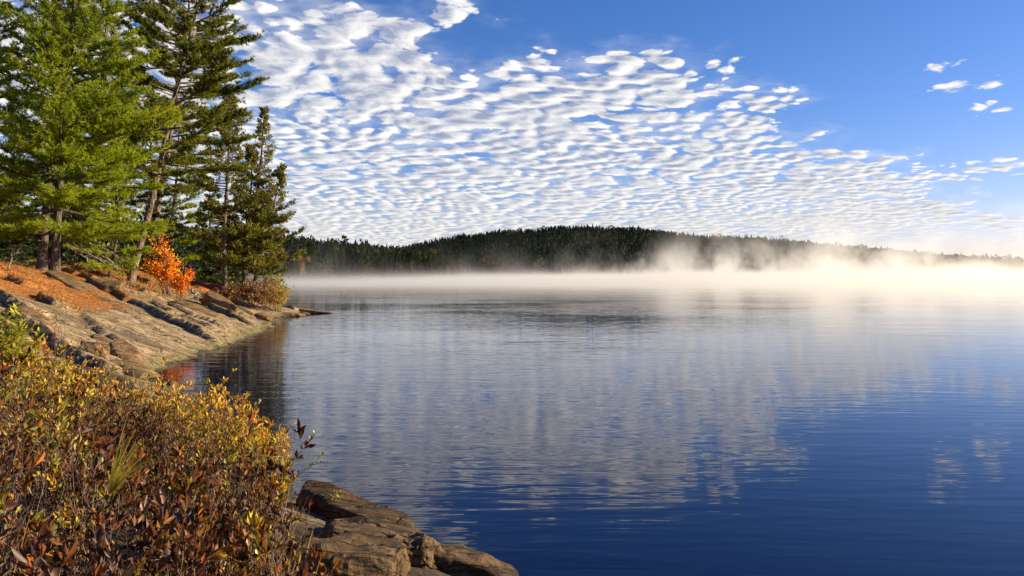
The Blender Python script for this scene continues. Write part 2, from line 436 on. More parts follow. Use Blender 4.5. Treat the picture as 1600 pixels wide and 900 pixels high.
def W(px, py, y):
    """where something seen at this place in the photograph stands, y metres out from the camera"""
    return np.array([(px - 800) / FPX * y, y, CAM_H + (HORIZON - py) / FPX * y])
def unit(v):
    return v / np.maximum(np.linalg.norm(v, axis=-1, keepdims=True), 1e-9)
def tube(g, pts, rad, sides=6, tint=0.5):
    pts = np.asarray(pts, float); rad = np.asarray(rad, float); n = len(pts)
    tan = unit(np.gradient(pts, axis=0))
    ref = np.where(np.abs(tan[:, 2:3]) > 0.9, np.array([[1., 0, 0]]), np.array([[0, 0, 1.]]))
    a = unit(np.cross(tan, ref)); b = np.cross(tan, a)
    th = np.arange(sides) * 2 * np.pi / sides
    ring = pts[:, None] + rad[:, None, None] * (np.cos(th)[None, :, None] * a[:, None] + np.sin(th)[None, :, None] * b[:, None])
    i = np.arange(n - 1)[:, None] * sides; j = np.arange(sides)[None]; k = (j + 1) % sides
    f = np.concatenate([np.stack([i + j, i + k, i + sides + k], -1).reshape(-1, 3), np.stack([i + j, i + sides + k, i + sides + j], -1).reshape(-1, 3)])
    g.add(ring.reshape(-1, 3), f, tint)
def blades(g, rng, p, d, ln, wd, tint):
    """thin triangular needles"""
    n = len(p); s = unit(np.cross(d, rng.normal(size=(n, 3)))) * (np.broadcast_to(wd, n) * 0.5)[:, None]
    v = np.stack([p - s, p + s, p + d * np.broadcast_to(ln, n)[:, None]], 1).reshape(-1, 3)
    g.add(v, np.arange(3 * n).reshape(-1, 3), np.repeat(np.broadcast_to(tint, n), 3))
def leaves(g, rng, p, d, ln, wd, tint, nrm=None, fold=0.25):
    """leaf: two triangles folded along the midrib"""
    n = len(p); ln = np.broadcast_to(ln, n)[:, None]; wd = np.broadcast_to(wd, n)[:, None]
    s = unit(np.cross(d, rng.normal(size=(n, 3)) if nrm is None else nrm)); up = np.cross(s, d)
    mid = p + d * ln * 0.5 + up * wd * fold
    v = np.stack([p, mid - s * wd * 0.5, p + d * ln, mid + s * wd * 0.5], 1).reshape(-1, 3)
    b = np.arange(n)[:, None] * 4
    f = np.concatenate([b + [[0, 1, 2]], b + [[0, 2, 3]]])
    g.add(v, f, np.repeat(np.broadcast_to(tint, n), 4))

# value noise for shapes
class VN:
    def __init__(s, seed):
        s.g = np.random.default_rng(seed).random((64, 64, 64)).astype(np.float32)
    def __call__(s, p):
        p = np.asarray(p, float); i = np.floor(p).astype(int); f = p - i; f = f * f * (3 - 2 * f)
        r = 0.0
        for a in (0, 1):
            for b in (0, 1):
                for c in (0, 1):
                    wgt = np.where(a, f[..., 0], 1 - f[..., 0]) * np.where(b, f[..., 1], 1 - f[..., 1]) * np.where(c, f[..., 2], 1 - f[..., 2])
                    r = r + wgt * s.g[(i[..., 0] + a) % 64, (i[..., 1] + b) % 64, (i[..., 2] + c) % 64]
        return r - 0.5
    def fbm(s, p, oct=4, gain=0.5):
        r, a = 0.0, 1.0
        p = np.asarray(p, float)
        for _ in range(oct):
            r = r + a * s(p); p = p * 2.03 + 7.1; a *= gain
        return r
vn = VN(3)
def v2(x, y, s): return np.stack([np.asarray(x, float) * s, np.asarray(y, float) * s, np.zeros_like(np.asarray(x, float)) + s], -1)

# ------------------------------------------------------------------ near shore terrain
SHORE = np.array([(9, -60), (4.5, -20), (2.6, -4), (2.0, 1), (1.4, 3.4), (0.8, 5.2), (-0.1, 6.5), (-1.2, 7.5), (-2.1, 8.6), (-2.9, 9.9), (-4.6, 11.8), (-6.8, 14.6), (-8.6, 17.6), (-9.7, 19.8),
                  (-10.5, 25.5), (-11.3, 32), (-12.2, 38.0), (-13.9, 41.5), (-14.6, 46), (-14.2, 50.0), (-14.4, 52.6), (-16.5, 54.0), (-20, 57), (-27, 64), (-40, 78), (-62, 100), (-98, 140), (-150, 200)], float)
def shore_d(x, y):
    """metres inland of the waterline (negative over water)"""
    x = np.asarray(x, float); y = np.asarray(y, float)
    best = np.full(x.shape, 1e9); sgn = np.ones(x.shape)
    for (ax, ay), (bx, by) in zip(SHORE[:-1], SHORE[1:]):
        ex, ey = bx - ax, by - ay
        t = np.clip(((x - ax) * ex + (y - ay) * ey) / (ex * ex + ey * ey), 0, 1)
        dx_, dy_ = x - ax - t * ex, y - ay - t * ey
        dd = np.hypot(dx_, dy_)
        cr = ex * dy_ - ey * dx_
        up = dd < best - 1e-9
        sgn = np.where(up, np.where(cr > 0, 1.0, -1.0), sgn); best = np.where(up, dd, best)
    return best * sgn
rs = np.random.default_rng(11)
STEP_U = np.cumsum(rs.uniform(0.55, 1.9, 40)) + 2.0
STEP_H = rs.uniform(0.03, 0.40, 40)
def terrain(x, y):
    x = np.asarray(x, float); y = np.asarray(y, float)
    wob = vn.fbm(v2(x, y, 0.35), 3) * 1.2
    d = shore_d(x, y) + np.where(y > 16, wob * 0.5, wob * 0.2)
    a = 0.285 * d
    cap = 2.55 + 0.045 * d + vn.fbm(v2(x, y, 0.12), 3) * 0.9
    z = np.where(a < cap, a, cap)
    k = 0.5
    hh = np.clip(0.5 + 0.5 * (cap - a) / k, 0, 1)
    z = cap * (1 - hh) + a * hh - k * hh * (1 - hh)
    z = np.where(d < 0, np.maximum(0.5 * d, -1.5), z)
    # ledges: sheets of rock breaking off towards the viewer, running down to the water
    u = 0.66 * x + 0.75 * y + vn.fbm(v2(x, y, 0.28), 2) * 0.5
    vv = 0.75 * x - 0.66 * y
    on = np.clip((y - 15) / 4, 0, 1) * np.clip((60 - y) / 6, 0, 1) * np.clip(d / 1.2, 0, 1) * np.clip((16 - d) / 4, 0, 1)
    led = np.zeros_like(z)
    for i, (u0, h0) in enumerate(zip(STEP_U, STEP_H)):
        bw = 1.6 + 1.3 * ((i * 0.618) % 1.0)
        cell = np.floor((vv + i * 5.3 + 0.25 * np.sin(u * 3 + i)) / bw).astype(int)
        hsh = np.abs(np.sin(cell * 12.9898 + i * 78.233) * 43758.5453) % 1.0
        hs2 = np.abs(np.sin(cell * 39.346 + i * 11.135) * 24634.6345) % 1.0
        amp = np.where(hsh > 0.30, 0.35 + 0.85 * hsh, 0.0)
        q = u - u0 - (hs2 - 0.5) * 0.5
        led += h0 * amp * np.exp(-np.maximum(q, 0) / (0.7 + 0.9 * hs2)) * np.clip(q / 0.03, 0, 1)
    z = z + led * on
    z = z + vn.fbm(v2(x, y, 0.9), 4) * 0.10 * np.clip(d + 0.3, 0.2, 1)
    return z
def grid_axis(lo, hi, flo, fhi, fine, coarse_growth=1.18):
    mid = np.arange(flo, fhi, fine)
    def out(step_to):
        r, s, c = [], fine, 0.0
        while c < step_to:
            s = min(s * coarse_growth, 3.0); c += s; r.append(c)
        return np.array(r)
    return np.concatenate([(flo - out(flo - lo))[::-1], mid, mid[-1] + out(hi - mid[-1])])
def heightfield(name, xs, ys, zf, mat, attrs=None):
    X, Y = np.meshgrid(xs, ys)
    Z = zf(X, Y)
    g = Geo()
    ny, nx = X.shape
    i = np.arange(ny - 1)[:, None] * nx + np.arange(nx - 1)[None]
    f = np.concatenate([np.stack([i, i + 1, i + nx + 1], -1).reshape(-1, 3), np.stack([i, i + nx + 1, i + nx], -1).reshape(-1, 3)])
    g.add(np.stack([X, Y, Z], -1).reshape(-1, 3), f)
    o = g.build(name, mat)
    for k, fn in (attrs or {}).items():
        a = o.data.attributes.new(k, 'FLOAT', 'POINT')
        a.data.foreach_set('value', fn(X, Y, Z).astype(np.float32).ravel())
    return o
def litter(X, Y, Z):
    d = shore_d(X, Y)
    return np.clip((d - 4.4 + vn.fbm(v2(X, Y, 0.3), 4) * 6.5) / 3.2, 0, 1) * np.clip((Y - 16) / 4, 0, 1)
def soil_shade(X, Y, Z):  # soil under heath and wood, plus shade painted between the near rocks
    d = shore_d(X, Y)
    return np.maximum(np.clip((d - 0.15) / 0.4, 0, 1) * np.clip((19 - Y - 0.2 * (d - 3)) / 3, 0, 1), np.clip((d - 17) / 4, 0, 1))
shore = heightfield('rocky_shore', grid_axis(-130, 12, -27, -8.5, 0.11), grid_axis(-45, 150, 17.5, 55, 0.11), terrain, M['bedrock'], {'litter': litter, 'soil_shade': soil_shade})
tag(shore, kind='structure')

# ------------------------------------------------------------------ water
g = Geo()
S = 9000.0
g.add([(-S, -400, 0), (S, -400, 0), (S, S, 0), (-S, S, 0)], [(0, 1, 2), (0, 2, 3)])
tag(g.build('lake_water', M['water']), kind='structure')

# ------------------------------------------------------------------ far land
CX = np.array([-900, -520, -330, -250, -190, -121, -24, 121, 242, 364, 485, 606, 727, 824, 900, 1000, 1150, 1400, 1800, 2600], float)
CZ = np.array([40, 40, 42, 46, 58, 72, 85, 92, 88, 77, 68, 58, 46, 34, 27, 24, 20, 14, 10, 8], float)
def far_shore_y(x):
    return np.interp(x, [-700, -130, -92, -78, -60, -38, 0, 100, 300, 700, 1300, 2600], [230, 240, 290, 345, 430, 600, 760, 880, 940, 960, 900, 900])
def far_land(x, y):
    s = y - far_shore_y(x)
    z = np.clip(s * 0.12, -3, 2.5)
    crest = np.interp(x * 1400 / np.maximum(1400, 1), CX, CZ)
    up = np.clip((y - 930) / 470, 0, 1); down = np.clip((2300 - y) / 900, 0, 1)
    up = up ** 0.85
    z = np.maximum(z, crest * up * down * np.clip(s / 30, 0, 1))
    # brownish ridge behind the left-hand shore
    c2 = np.interp(x, [-900, -420, -235, -138, -60, 20, 120], [66, 50, 33, 21, 11, 5, 0])
    z = np.maximum(z, c2 * np.clip((y - 420) / 380, 0, 1) * np.clip((1250 - y) / 300, 0, 1))
    z = z + vn.fbm(v2(x, y, 0.012), 4) * 7 * np.clip(s / 80, 0, 1) * np.clip(z / 14, 0.05, 1)
    return np.where(s < 4, np.clip(s * 0.12, -3, 2.5), z)
tag(heightfield('far_shore', np.arange(-900, 2600, 20.0), np.arange(220, 2400, 14.0), far_land, M['floor']), kind='structure')

# ------------------------------------------------------------------ mist over the lake
def box_geo(lo, hi):
    g = Geo()
    v = [(x, y, z) for z in (lo[2], hi[2]) for y in (lo[1], hi[1]) for x in (lo[0], hi[0])]
    q = [(0, 2, 3, 1), (4, 5, 7, 6), (0, 1, 5, 4), (2, 6, 7, 3), (0, 4, 6, 2), (1, 3, 7, 5)]
    g.add(v, [t for a, b, c, d in q for t in ((a, b, c), (a, c, d))])
    return g
mist = box_geo((-260, 128, 0.03), (640, 955, 44)).build('mist', M['mist'])
tag(mist, 'pale steaming mist lying on the lake before the far shore', 'mist', kind='stuff')
def meet(px, py, surf):
    """distance at which the line of sight through a place in the photograph meets a height field"""
    ys = np.linspace(2.2, 16, 280)
    p = np.stack([(px - 800) / FPX * ys, ys, CAM_H + (HORIZON - py) / FPX * ys], 1)
    hit = p[:, 2] < surf(p[:, 0], p[:, 1])
    return float(ys[np.argmax(hit)]) if hit.any() else 9.0
# ------------------------------------------------------------------ loose rocks and ledges
def rock_mesh(seed, size, sub=18, strata=0.9, sharp=22.0):
    """angular boulder: a ball cut by random planes, roughened, its layers showing"""
    rng = np.random.default_rng(seed); vn_ = vn
    n = sub; u = np.linspace(-1, 1, n + 1)
    A, B = np.meshgrid(u, u); V, F, off = [], [], 0
    i = np.arange(n)[:, None] * (n + 1) + np.arange(n)[None]
    quad = np.concatenate([np.stack([i, i + 1, i + n + 2], -1).reshape(-1, 3), np.stack([i, i + n + 2, i + n + 1], -1).reshape(-1, 3)])
    for ax in range(3):
        for s in (-1, 1):
            c = [None] * 3; c[ax] = np.full_like(A, s); c[(ax + 1) % 3] = A * s; c[(ax + 2) % 3] = B
            V.append(np.stack(c, -1).reshape(-1, 3)); F.append(quad + off); off += (n + 1) ** 2
    d = unit(np.concatenate(V)); F = np.concatenate(F)
    # weld cube seams
    key = np.round(d * 4000).astype(np.int64)
    _, first, inv = np.unique(key, axis=0, return_index=True, return_inverse=True)
    d = d[first]; F = inv.reshape(-1)[F]
    pn = unit(rng.normal(size=(13, 3))); ph = rng.uniform(0.72, 1.05, 13)
    pn = np.concatenate([pn, [[0, 0, 1], [0.1, 0, -1], [1, 0.15, 0], [-1, -0.1, 0], [0, 1, 0.2], [0, -1, 0.1]]]); ph = np.concatenate([ph, [0.8] * 6])
    dot = np.maximum(d @ unit(pn).T, 1e-3) / ph[None]
    r = 1.0 / (np.sum(dot ** sharp, 1) ** (1 / sharp))
    p = d * r[:, None] * np.asarray(size) * 0.5
    q = p / max(size)
    p = p + d * (vn_.fbm(q * 5 + seed, 4) * 0.13 * min(size))[:, None]
    lay = np.round((q[:, 2] + vn_.fbm(q * 3 + seed, 2) * 0.08) * 16) / 16
    out = np.sin(lay * 97.0 + seed) * strata * 0.06 * min(size)
    p[:, :2] += unit(d[:, :2]) * out[:, None]
    g = Geo(); g.add(p, F)
    return g
def rock(label, px, py, y, size, rot=(0, 0, 0), seed=0, sharp=22.0, name='rock', sub=18):
    o = rock_mesh(seed, size, sub, sharp=sharp).build(name, M['granite' if y > 12 else 'shaded_brown_granite'])
    for p in o.data.polygons: p.use_smooth = False
    o.location = W(px, py, y); o.location[2] -= 0.28 * size[2] if y > 15 else 0.0; o.rotation_euler = tuple(R(a) for a in rot)
    return tag(o, label, 'rock')
# foreground rocks at the water's edge
rock('long pale rock sloping into the water, sunlit tip, nearest bush', 552, 816, meet(552, 816, terrain) + 0.1, (1.85, 0.62, 0.55), (4, 11, -26), 5, 16.0, sub=30)
rock('flat-topped dark rock wedged below the long pale one', 580, 858, meet(580, 858, terrain) + 0.1, (1.2, 0.7, 0.52), (0, 6, -12), 8, sub=24)
rock('rounded dark boulder between flat dark rock and low water-edge rock', 652, 884, meet(652, 884, terrain) + 0.1, (0.7, 0.66, 0.6), (0, 8, 20), 12, 14.0, sub=28)
rock('low brown rock tapering out into the lake at the bottom edge', 722, 893, meet(722, 893, terrain) + 0.1, (1.3, 0.55, 0.42), (0, 9, -10), 17, 14.0, sub=28)
rock('shadowed rock under the heath at the bottom edge', 545, 893, meet(545, 893, terrain) + 0.1, (1.0, 0.6, 0.56), (0, 4, 10), 21, sub=22)
# ledges and blocks on the slab
rock('dark-faced ledge beside the twin pine roots', 116, 441, 32.5, (4.8, 1.6, 0.9), (0, 14, -36), 31)
rock('pale block at the end of the dark ledge by the pines', 168, 441, 33.5, (2.2, 1.4, 0.95), (0, 8, -30), 33)
rock('long grey slab lying below the orange maple', 298, 480, 35.0, (4.6, 1.6, 0.9), (0, 15, -36), 35)
rock('thin tilted slab between the maple and the rusty shrub', 345, 468, 40.0, (4.4, 1.2, 0.7), (0, 13, -40), 37)
rock('dark square block between two slabs near the point', 370, 493, 38.5, (1.5, 1.2, 1.0), (0, 8, -30), 39)
rock('sunlit pale block standing at the waterline near the point', 397, 504, 39.0, (2.0, 1.4, 1.1), (0, 13, -30), 41)
rock('small flat stone on the pale waterline block', 413, 492, 41.0, (1.4, 1.0, 0.4), (0, 14, -30), 43)
rock('dark undercut rock beneath the rusty shrub on the point', 452, 492, 48.5, (2.6, 1.8, 1.0), (0, 5, 10), 45)
rock('small sunlit stone at the foot of the point', 474, 489, 50.0, (0.8, 0.7, 0.6), (0, 10, 30), 47)
rock('low flat dark rock reaching into the lake from the point', 492, 486, 52.5, (4.0, 1.9, 0.62), (0, 6, -6), 49)
rock('cracked slab above the cove mouth behind the bushes', 165, 540, 21.5, (2.6, 1.0, 0.62), (0, 20, -40), 51, sub=22)
rock('broken slab with a deep shadow under it beside the cove', 197, 549, 20.3, (1.9, 0.8, 0.52), (0, 18, -38), 53, sub=22)
rock('rounded tan rock end showing above the bushes', 148, 539, 19.0, (0.9, 0.7, 0.5), (0, 10, 10), 55, sub=22)
rock('dark tilted ledge higher up the slab behind yellow bush', 50, 492, 22.0, (2.6, 1.0, 0.8), (0, 20, -36), 57, sub=22)
rock('flat grey shelf at the cove waterline by the bushes', 205, 573, 18.6, (1.9, 1.1, 0.40), (0, 10, -34), 59, sub=22)
rock('narrow ledge with a black crack above the cracked slab', 120, 508, 23.5, (2.8, 0.8, 0.5), (0, 20, -40), 61, sub=22)
rock('lone dark stone poking from cove water by the bush', 268, 604, 14.6, (0.55, 0.45, 0.34), (0, 0, 20), 63, 6.0, sub=20)

# ------------------------------------------------------------------ trees
UP = np.array([0, 0, 1.0])
def trunk_path(H, top_dx, top_dy, wig, rng, n=22):
    t = np.linspace(0, 1, n)
    x = top_dx * t ** 1.0 + wig * np.sin(t * 5 + rng.uniform(0, 6)) * t * (1 - t) * 2
    y = top_dy * t + wig * np.sin(t * 4 + rng.uniform(0, 6)) * t * (1 - t) * 2
    return np.stack([x, y, H * t], 1)
def at_path(path, t):
    s = np.asarray(t) * (len(path) - 1); i = np.clip(s.astype(int), 0, len(path) - 2); f = (s - i)[..., None]
    return path[i] * (1 - f) + path[i + 1] * f
def conifer_parts(gw, gf, rng, path, r0, c0, length, nbr, e_lo, e_hi, droop, upturn, twig_gap, twig_k, tuft_gap, blade_n, blade_l, blade_w,
                  flat=0.15, whorl=5, bare=0.22, tint_top=0.15, style='needle', jitter=0.35, stubs=8, clump=0.0, tw_max=1.2, side_len=None):
    """limbs into gw, foliage into gf, around an existing trunk path"""
    n_w = max(1, nbr // whorl)
    tw = np.repeat(np.linspace(0, 1, n_w) ** 0.9, whorl) + rng.uniform(-0.5, 0.5, n_w * whorl) * jitter / n_w
    tw = np.clip(tw, 0, 1); t = c0 + (0.985 - c0) * tw; nb = len(t)
    az = np.arange(nb) * (2 * np.pi / whorl) + np.repeat(rng.uniform(0, 6.28, n_w), whorl) + rng.normal(0, 0.35, nb)
    L = np.array([length(q) for q in tw]) * rng.uniform(0.55, 1.15, nb)
    if side_len is not None: L = L * np.array([side_len(a, q) for a, q in zip(az, tw)])
    L = np.maximum(L, 0.25)
    e = (e_lo + (e_hi - e_lo) * tw) + rng.normal(0, 0.12, nb)
    base = at_path(path, t)
    hd = np.stack([np.cos(az), np.sin(az), np.zeros(nb)], 1)
    ns = 8; s = np.linspace(0, 1, ns)
    zc = np.sin(e)[:, None] * s - droop * s ** 2 + upturn * s ** 3
    bend = rng.normal(0, 0.10, nb)
    sd_ = np.stack([-hd[:, 1], hd[:, 0], np.zeros(nb)], 1)
    pts = base[:, None] + L[:, None, None] * (hd[:, None] * (np.cos(e)[:, None] * s)[..., None] + UP * zc[..., None] + sd_[:, None] * (bend[:, None] * s ** 2)[..., None])
    for b in range(nb):
        rb = np.clip(0.016 * L[b] + 0.006, 0.01, 0.075)
        tube(gw, pts[b], rb * (1 - 0.85 * s), 4)
    # dead stubs under the crown
    for k in range(stubs):
        tt = rng.uniform(0.3 * c0, c0 + 0.12); p0 = at_path(path, np.array([tt]))[0]; a = rng.uniform(0, 6.28); l = rng.uniform(0.3, 1.5)
        q = np.linspace(0, 1, 5)[:, None]
        tube(gw, p0 + q * l * np.array([math.cos(a), math.sin(a), rng.uniform(-.25, .25)]) + UP * (q ** 2 * rng.uniform(-.3, .2)), 0.018 * (1 - q[:, 0] * .8), 3)
    # side twigs
    cnt = np.maximum(3, (L * (1 - bare) / twig_gap).astype(int)) * 2
    bi = np.repeat(np.arange(nb), cnt)
    ss = bare + (1 - bare) * rng.random(len(bi)) ** 0.85
    fi = ss * (ns - 1); i0 = np.minimum(fi.astype(int), ns - 2); f = (fi - i0)[:, None]
    o = pts[bi, i0] * (1 - f) + pts[bi, i0 + 1] * f
    tan = unit(pts[bi, i0 + 1] - pts[bi, i0])
    side = np.where(rng.random(len(bi)) < 0.5, -1.0, 1.0)[:, None]
    sv = unit(np.cross(tan, UP)) * side
    dirs = unit(tan * 0.75 + sv * rng.uniform(0.3, 1.0, (len(bi), 1)) + UP * (flat + rng.normal(0, 0.18, (len(bi), 1))))
    ln = np.minimum(twig_k * L[bi] * (1.08 - 0.75 * ss), tw_max) * rng.uniform(0.5, 1.2, len(bi)) + 0.08
    tip = np.arange(nb); o = np.concatenate([o, pts[tip, -2]]); dirs = np.concatenate([dirs, unit(pts[:, -1] - pts[:, -2])]); ln = np.concatenate([ln, np.maximum(0.12 * L, 0.15)]); bi = np.concatenate([bi, tip])
    m = len(o)
    # twig wood
    sdv = unit(np.cross(dirs, UP + 0.01)); wd = 0.006 + 0.006 * ln
    v = np.stack([o - sdv * wd[:, None], o + sdv * wd[:, None], o + dirs * ln[:, None]], 1).reshape(-1, 3)
    gw.add(v, np.arange(3 * m).reshape(-1, 3))
    # tufts along twigs
    k = np.maximum(2, (ln / tuft_gap).astype(int))
    ti = np.repeat(np.arange(m), k); q = 0.12 + 0.88 * rng.random(len(ti))
    c = o[ti] + dirs[ti] * (ln[ti] * q)[:, None] + rng.normal(0, 0.02, (len(ti), 3)) + UP * (0.06 * ln[ti] * q ** 2)[:, None]
    btint = rng.normal(0, 0.10, nb)
    tint = 0.50 + btint[bi[ti]] + 0.18 * q + rng.normal(0, 0.09, len(ti))
    r_ = np.repeat(np.arange(len(ti)), blade_n)
    axis = dirs[ti][r_] * 0.75 + UP * 0.2
    bd = unit(axis + unit(rng.normal(size=(len(r_), 3))) * 0.85)
    bt = np.clip(tint[r_] + rng.normal(0, 0.06, len(r_)), 0, 1)
    l = blade_l * rng.uniform(0.65, 1.2, len(r_))
    if style == 'needle':
        blades(gf, rng, c[r_], bd, l, blade_w, bt)
    else:                                      # flat hanging sprays of scale leaves
        bd = unit(bd + UP * np.where(rng.random((len(r_), 1)) < 0.6, -0.35, 0.4))
        leaves(gf, rng, c[r_] + rng.normal(0, blade_l * 0.35, (len(r_), 3)), bd, l, blade_w, bt, fold=0.1)
def trunk_geo(path, r0, rtop, sides=12, flare=0.35):
    g = Geo(); t = np.linspace(0, 1, len(path))
    rad = r0 * (1 - t) + rtop * t + r0 * flare * np.exp(-t * 60)
    p = path.copy(); p[0, 2] -= 0.35
    tube(g, p, rad, sides)
    v = g.v[0]; g.v[0] = v + unit(rs.normal(size=v.shape)) * r0 * 0.05
    return g
def ground(x, y): return float(terrain(np.array([x]), np.array([y]))[0])
def conifer(name, label, cat, pos, seed, trunks, r0, leafmat, barkmat, group=None, **kw):
    """trunks: list of (height, lean_x, lean_y, base offset)"""
    rng = np.random.default_rng(seed)
    x, y = pos; root = empty(name, (x, y, ground(x, y)))
    tag(root, label, cat, group)
    gf = Geo()
    for (H, lx, ly, ox, oy) in trunks:
        p = trunk_path(H, lx, ly, 0.35, rng) + np.array([ox, oy, 0])
        g = trunk_geo(p, r0 * (H / trunks[0][0]), 0.03)
        conifer_parts(g, gf, rng, p, r0, **kw)
        g.build('trunk', M[barkmat], root, True)
    gf.build('crown', M[leafmat], root)
    return root

white = dict(c0=0.12, nbr=130, e_lo=-0.10, e_hi=0.75, droop=0.10, upturn=0.16, twig_gap=0.155, twig_k=0.36, tuft_gap=0.078, blade_n=6, blade_l=0.17, blade_w=0.032, whorl=6, bare=0.16, stubs=10)
def len_white(q): return 4.6 * (1 - q) ** 0.75 * (0.65 + 0.35 * min(1, q * 5)) + 0.35
pos = W(66, 424, 34.0)
conifer('white_pine', 'bright green twin-trunked pine at the near end of the slab', 'tree', (pos[0], pos[1]), 101, [(17.5, 1.0, 0.3, 0, 0), (15.5, 1.35, -0.4, 0.42, 0.25)], 0.22, 'pine', 'bark_pine', length=len_white, side_len=lambda a, q: 1.0 + 0.28 * math.cos(a) * (q < 0.5), **white)
# leaning red pine
red = dict(c0=0.28, nbr=135, e_lo=-0.05, e_hi=0.6, droop=0.12, upturn=0.22, twig_gap=0.14, twig_k=0.32, tuft_gap=0.085, blade_n=8, blade_l=0.21, blade_w=0.036, whorl=5, bare=0.34, stubs=14, jitter=0.7)
def len_red(q): return 5.6 * (1 - q) ** 0.6 * (0.75 + 0.25 * min(1, q * 4)) + 0.4
pos = W(203, 424, 43.0)
conifer('red_pine', 'tall leaning pine with pale sunlit trunk left of the orange maple', 'tree', (pos[0], pos[1]), 103, [(22.0, 5.4, 0.6, 0, 0)], 0.20, 'pine2', 'bark_red', length=len_red, **red)
pos = W(232, 424, 53.0)
conifer('red_pine', 'tall pine directly behind the leaning pine, crown out of frame', 'tree', (pos[0], pos[1]), 104, [(25.0, 3.4, 0.3, 0, 0)], 0.22, 'pine2', 'bark_red', length=len_red, **dict(red, nbr=100, twig_gap=0.2, tuft_gap=0.11, blade_l=0.25, blade_w=0.046))
pos = W(172, 422, 40.0)
conifer('young_pine', 'young bright green pine between twin pine and leaning pine', 'tree', (pos[0], pos[1]), 106, [(7.0, 0.5, 0, 0, 0)], 0.09, 'pine', 'bark_pine', length=lambda q: 2.6 * (1 - q) ** 0.8 + 0.25, **dict(white, c0=0.10, nbr=70, twig_gap=0.17))
# pines behind
def len_mid(q): return 3.8 * (1 - q) ** 0.7 * (0.7 + 0.3 * min(1, q * 5)) + 0.35
bg_w = dict(white); bg_w.update(nbr=108, twig_gap=0.17, tuft_gap=0.095, blade_n=6, blade_l=0.24, blade_w=0.046, stubs=8)
pos = W(150, 420, 50.0)
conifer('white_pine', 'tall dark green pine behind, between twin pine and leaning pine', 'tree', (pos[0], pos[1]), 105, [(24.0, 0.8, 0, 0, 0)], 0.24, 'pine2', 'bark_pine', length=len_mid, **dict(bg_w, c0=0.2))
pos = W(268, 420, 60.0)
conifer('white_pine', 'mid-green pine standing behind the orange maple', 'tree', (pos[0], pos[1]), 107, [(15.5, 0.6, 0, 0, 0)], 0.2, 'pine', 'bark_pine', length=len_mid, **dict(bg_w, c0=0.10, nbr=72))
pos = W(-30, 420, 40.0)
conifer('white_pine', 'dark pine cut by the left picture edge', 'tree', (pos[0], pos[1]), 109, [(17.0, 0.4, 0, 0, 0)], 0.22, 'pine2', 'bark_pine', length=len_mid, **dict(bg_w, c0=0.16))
pos = W(22, 422, 46.0)
conifer('young_pine', 'young light green pine low beside the left picture edge', 'tree', (pos[0], pos[1]), 111, [(8.6, 0.2, 0, 0, 0)], 0.1, 'pine', 'bark_pine', length=lambda q: 2.3 * (1 - q) ** 0.8 + 0.25, **dict(bg_w, c0=0.05, nbr=60))
# cedars on the point
ced = dict(c0=0.26, nbr=120, e_lo=-0.25, e_hi=0.7, droop=0.22, upturn=0.42, twig_gap=0.19, twig_k=0.40, tuft_gap=0.105, blade_n=5, blade_l=0.15, blade_w=0.08, whorl=4, bare=0.25, style='spray', jitter=1.0, stubs=10, tw_max=0.7)
pos = W(352, 438, 49.0)
def len_ced1(q): return (2.3 * (1 - q) ** 0.7 + 0.22) * (0.7 + 0.5 * math.sin(q * 21) ** 2)
conifer('white_cedar', 'thin tall cedar with straight trunk, nearest the orange maple', 'tree', (pos[0], pos[1]), 121, [(13.4, 0.25, 0, 0, 0)], 0.17, 'cedar', 'bark_cedar', length=len_ced1, **ced)
pos = W(378, 439, 51.0)
def len_ced2(q): return (2.4 * (1 - q) ** 0.95 + 0.20) * (0.75 + 0.45 * math.sin(q * 17) ** 2)
conifer('white_cedar', 'slender dark cedar with several stems, outermost on the point', 'tree', (pos[0], pos[1]), 123, [(12.9, 1.5, 0, 0.1, 0), (9.0, 2.1, 0.4, 0.55, 0.2), (10.2, 0.5, -0.3, 0.3, -0.25)], 0.17, 'cedar', 'bark_cedar', length=len_ced2, **dict(ced, nbr=92, c0=0.2))
# dark wood behind: separate firs, partly seen between the pines
fir = dict(c0=0.04, nbr=96, e_lo=-0.3, e_hi=0.5, droop=0.10, upturn=0.12, twig_gap=0.17, twig_k=0.40, tuft_gap=0.10, blade_n=6, blade_l=0.26, blade_w=0.055, whorl=6, bare=0.15, stubs=2)
def fir_tree(seed, H, rad, name='balsam_fir', mat='darkfir'):
    rng = np.random.default_rng(seed); root = empty(name, (0, 0, 0)); gw, gf = Geo(), Geo()
    p = trunk_path(H, 0.3, 0.1, 0.2, rng)
    gw = trunk_geo(p, 0.018 * H, 0.02, 8)
    conifer_parts(gw, gf, rng, p, 0.15, length=lambda q: rad * (1 - q) ** 0.85 + 0.2, **fir)
    gw.build('trunk', M['bark_pine'], root); gf.build('crown', M[mat], root)
    return root
protoA, protoB = fir_tree(131, 11.0, 2.6), fir_tree(133, 7.5, 2.2)
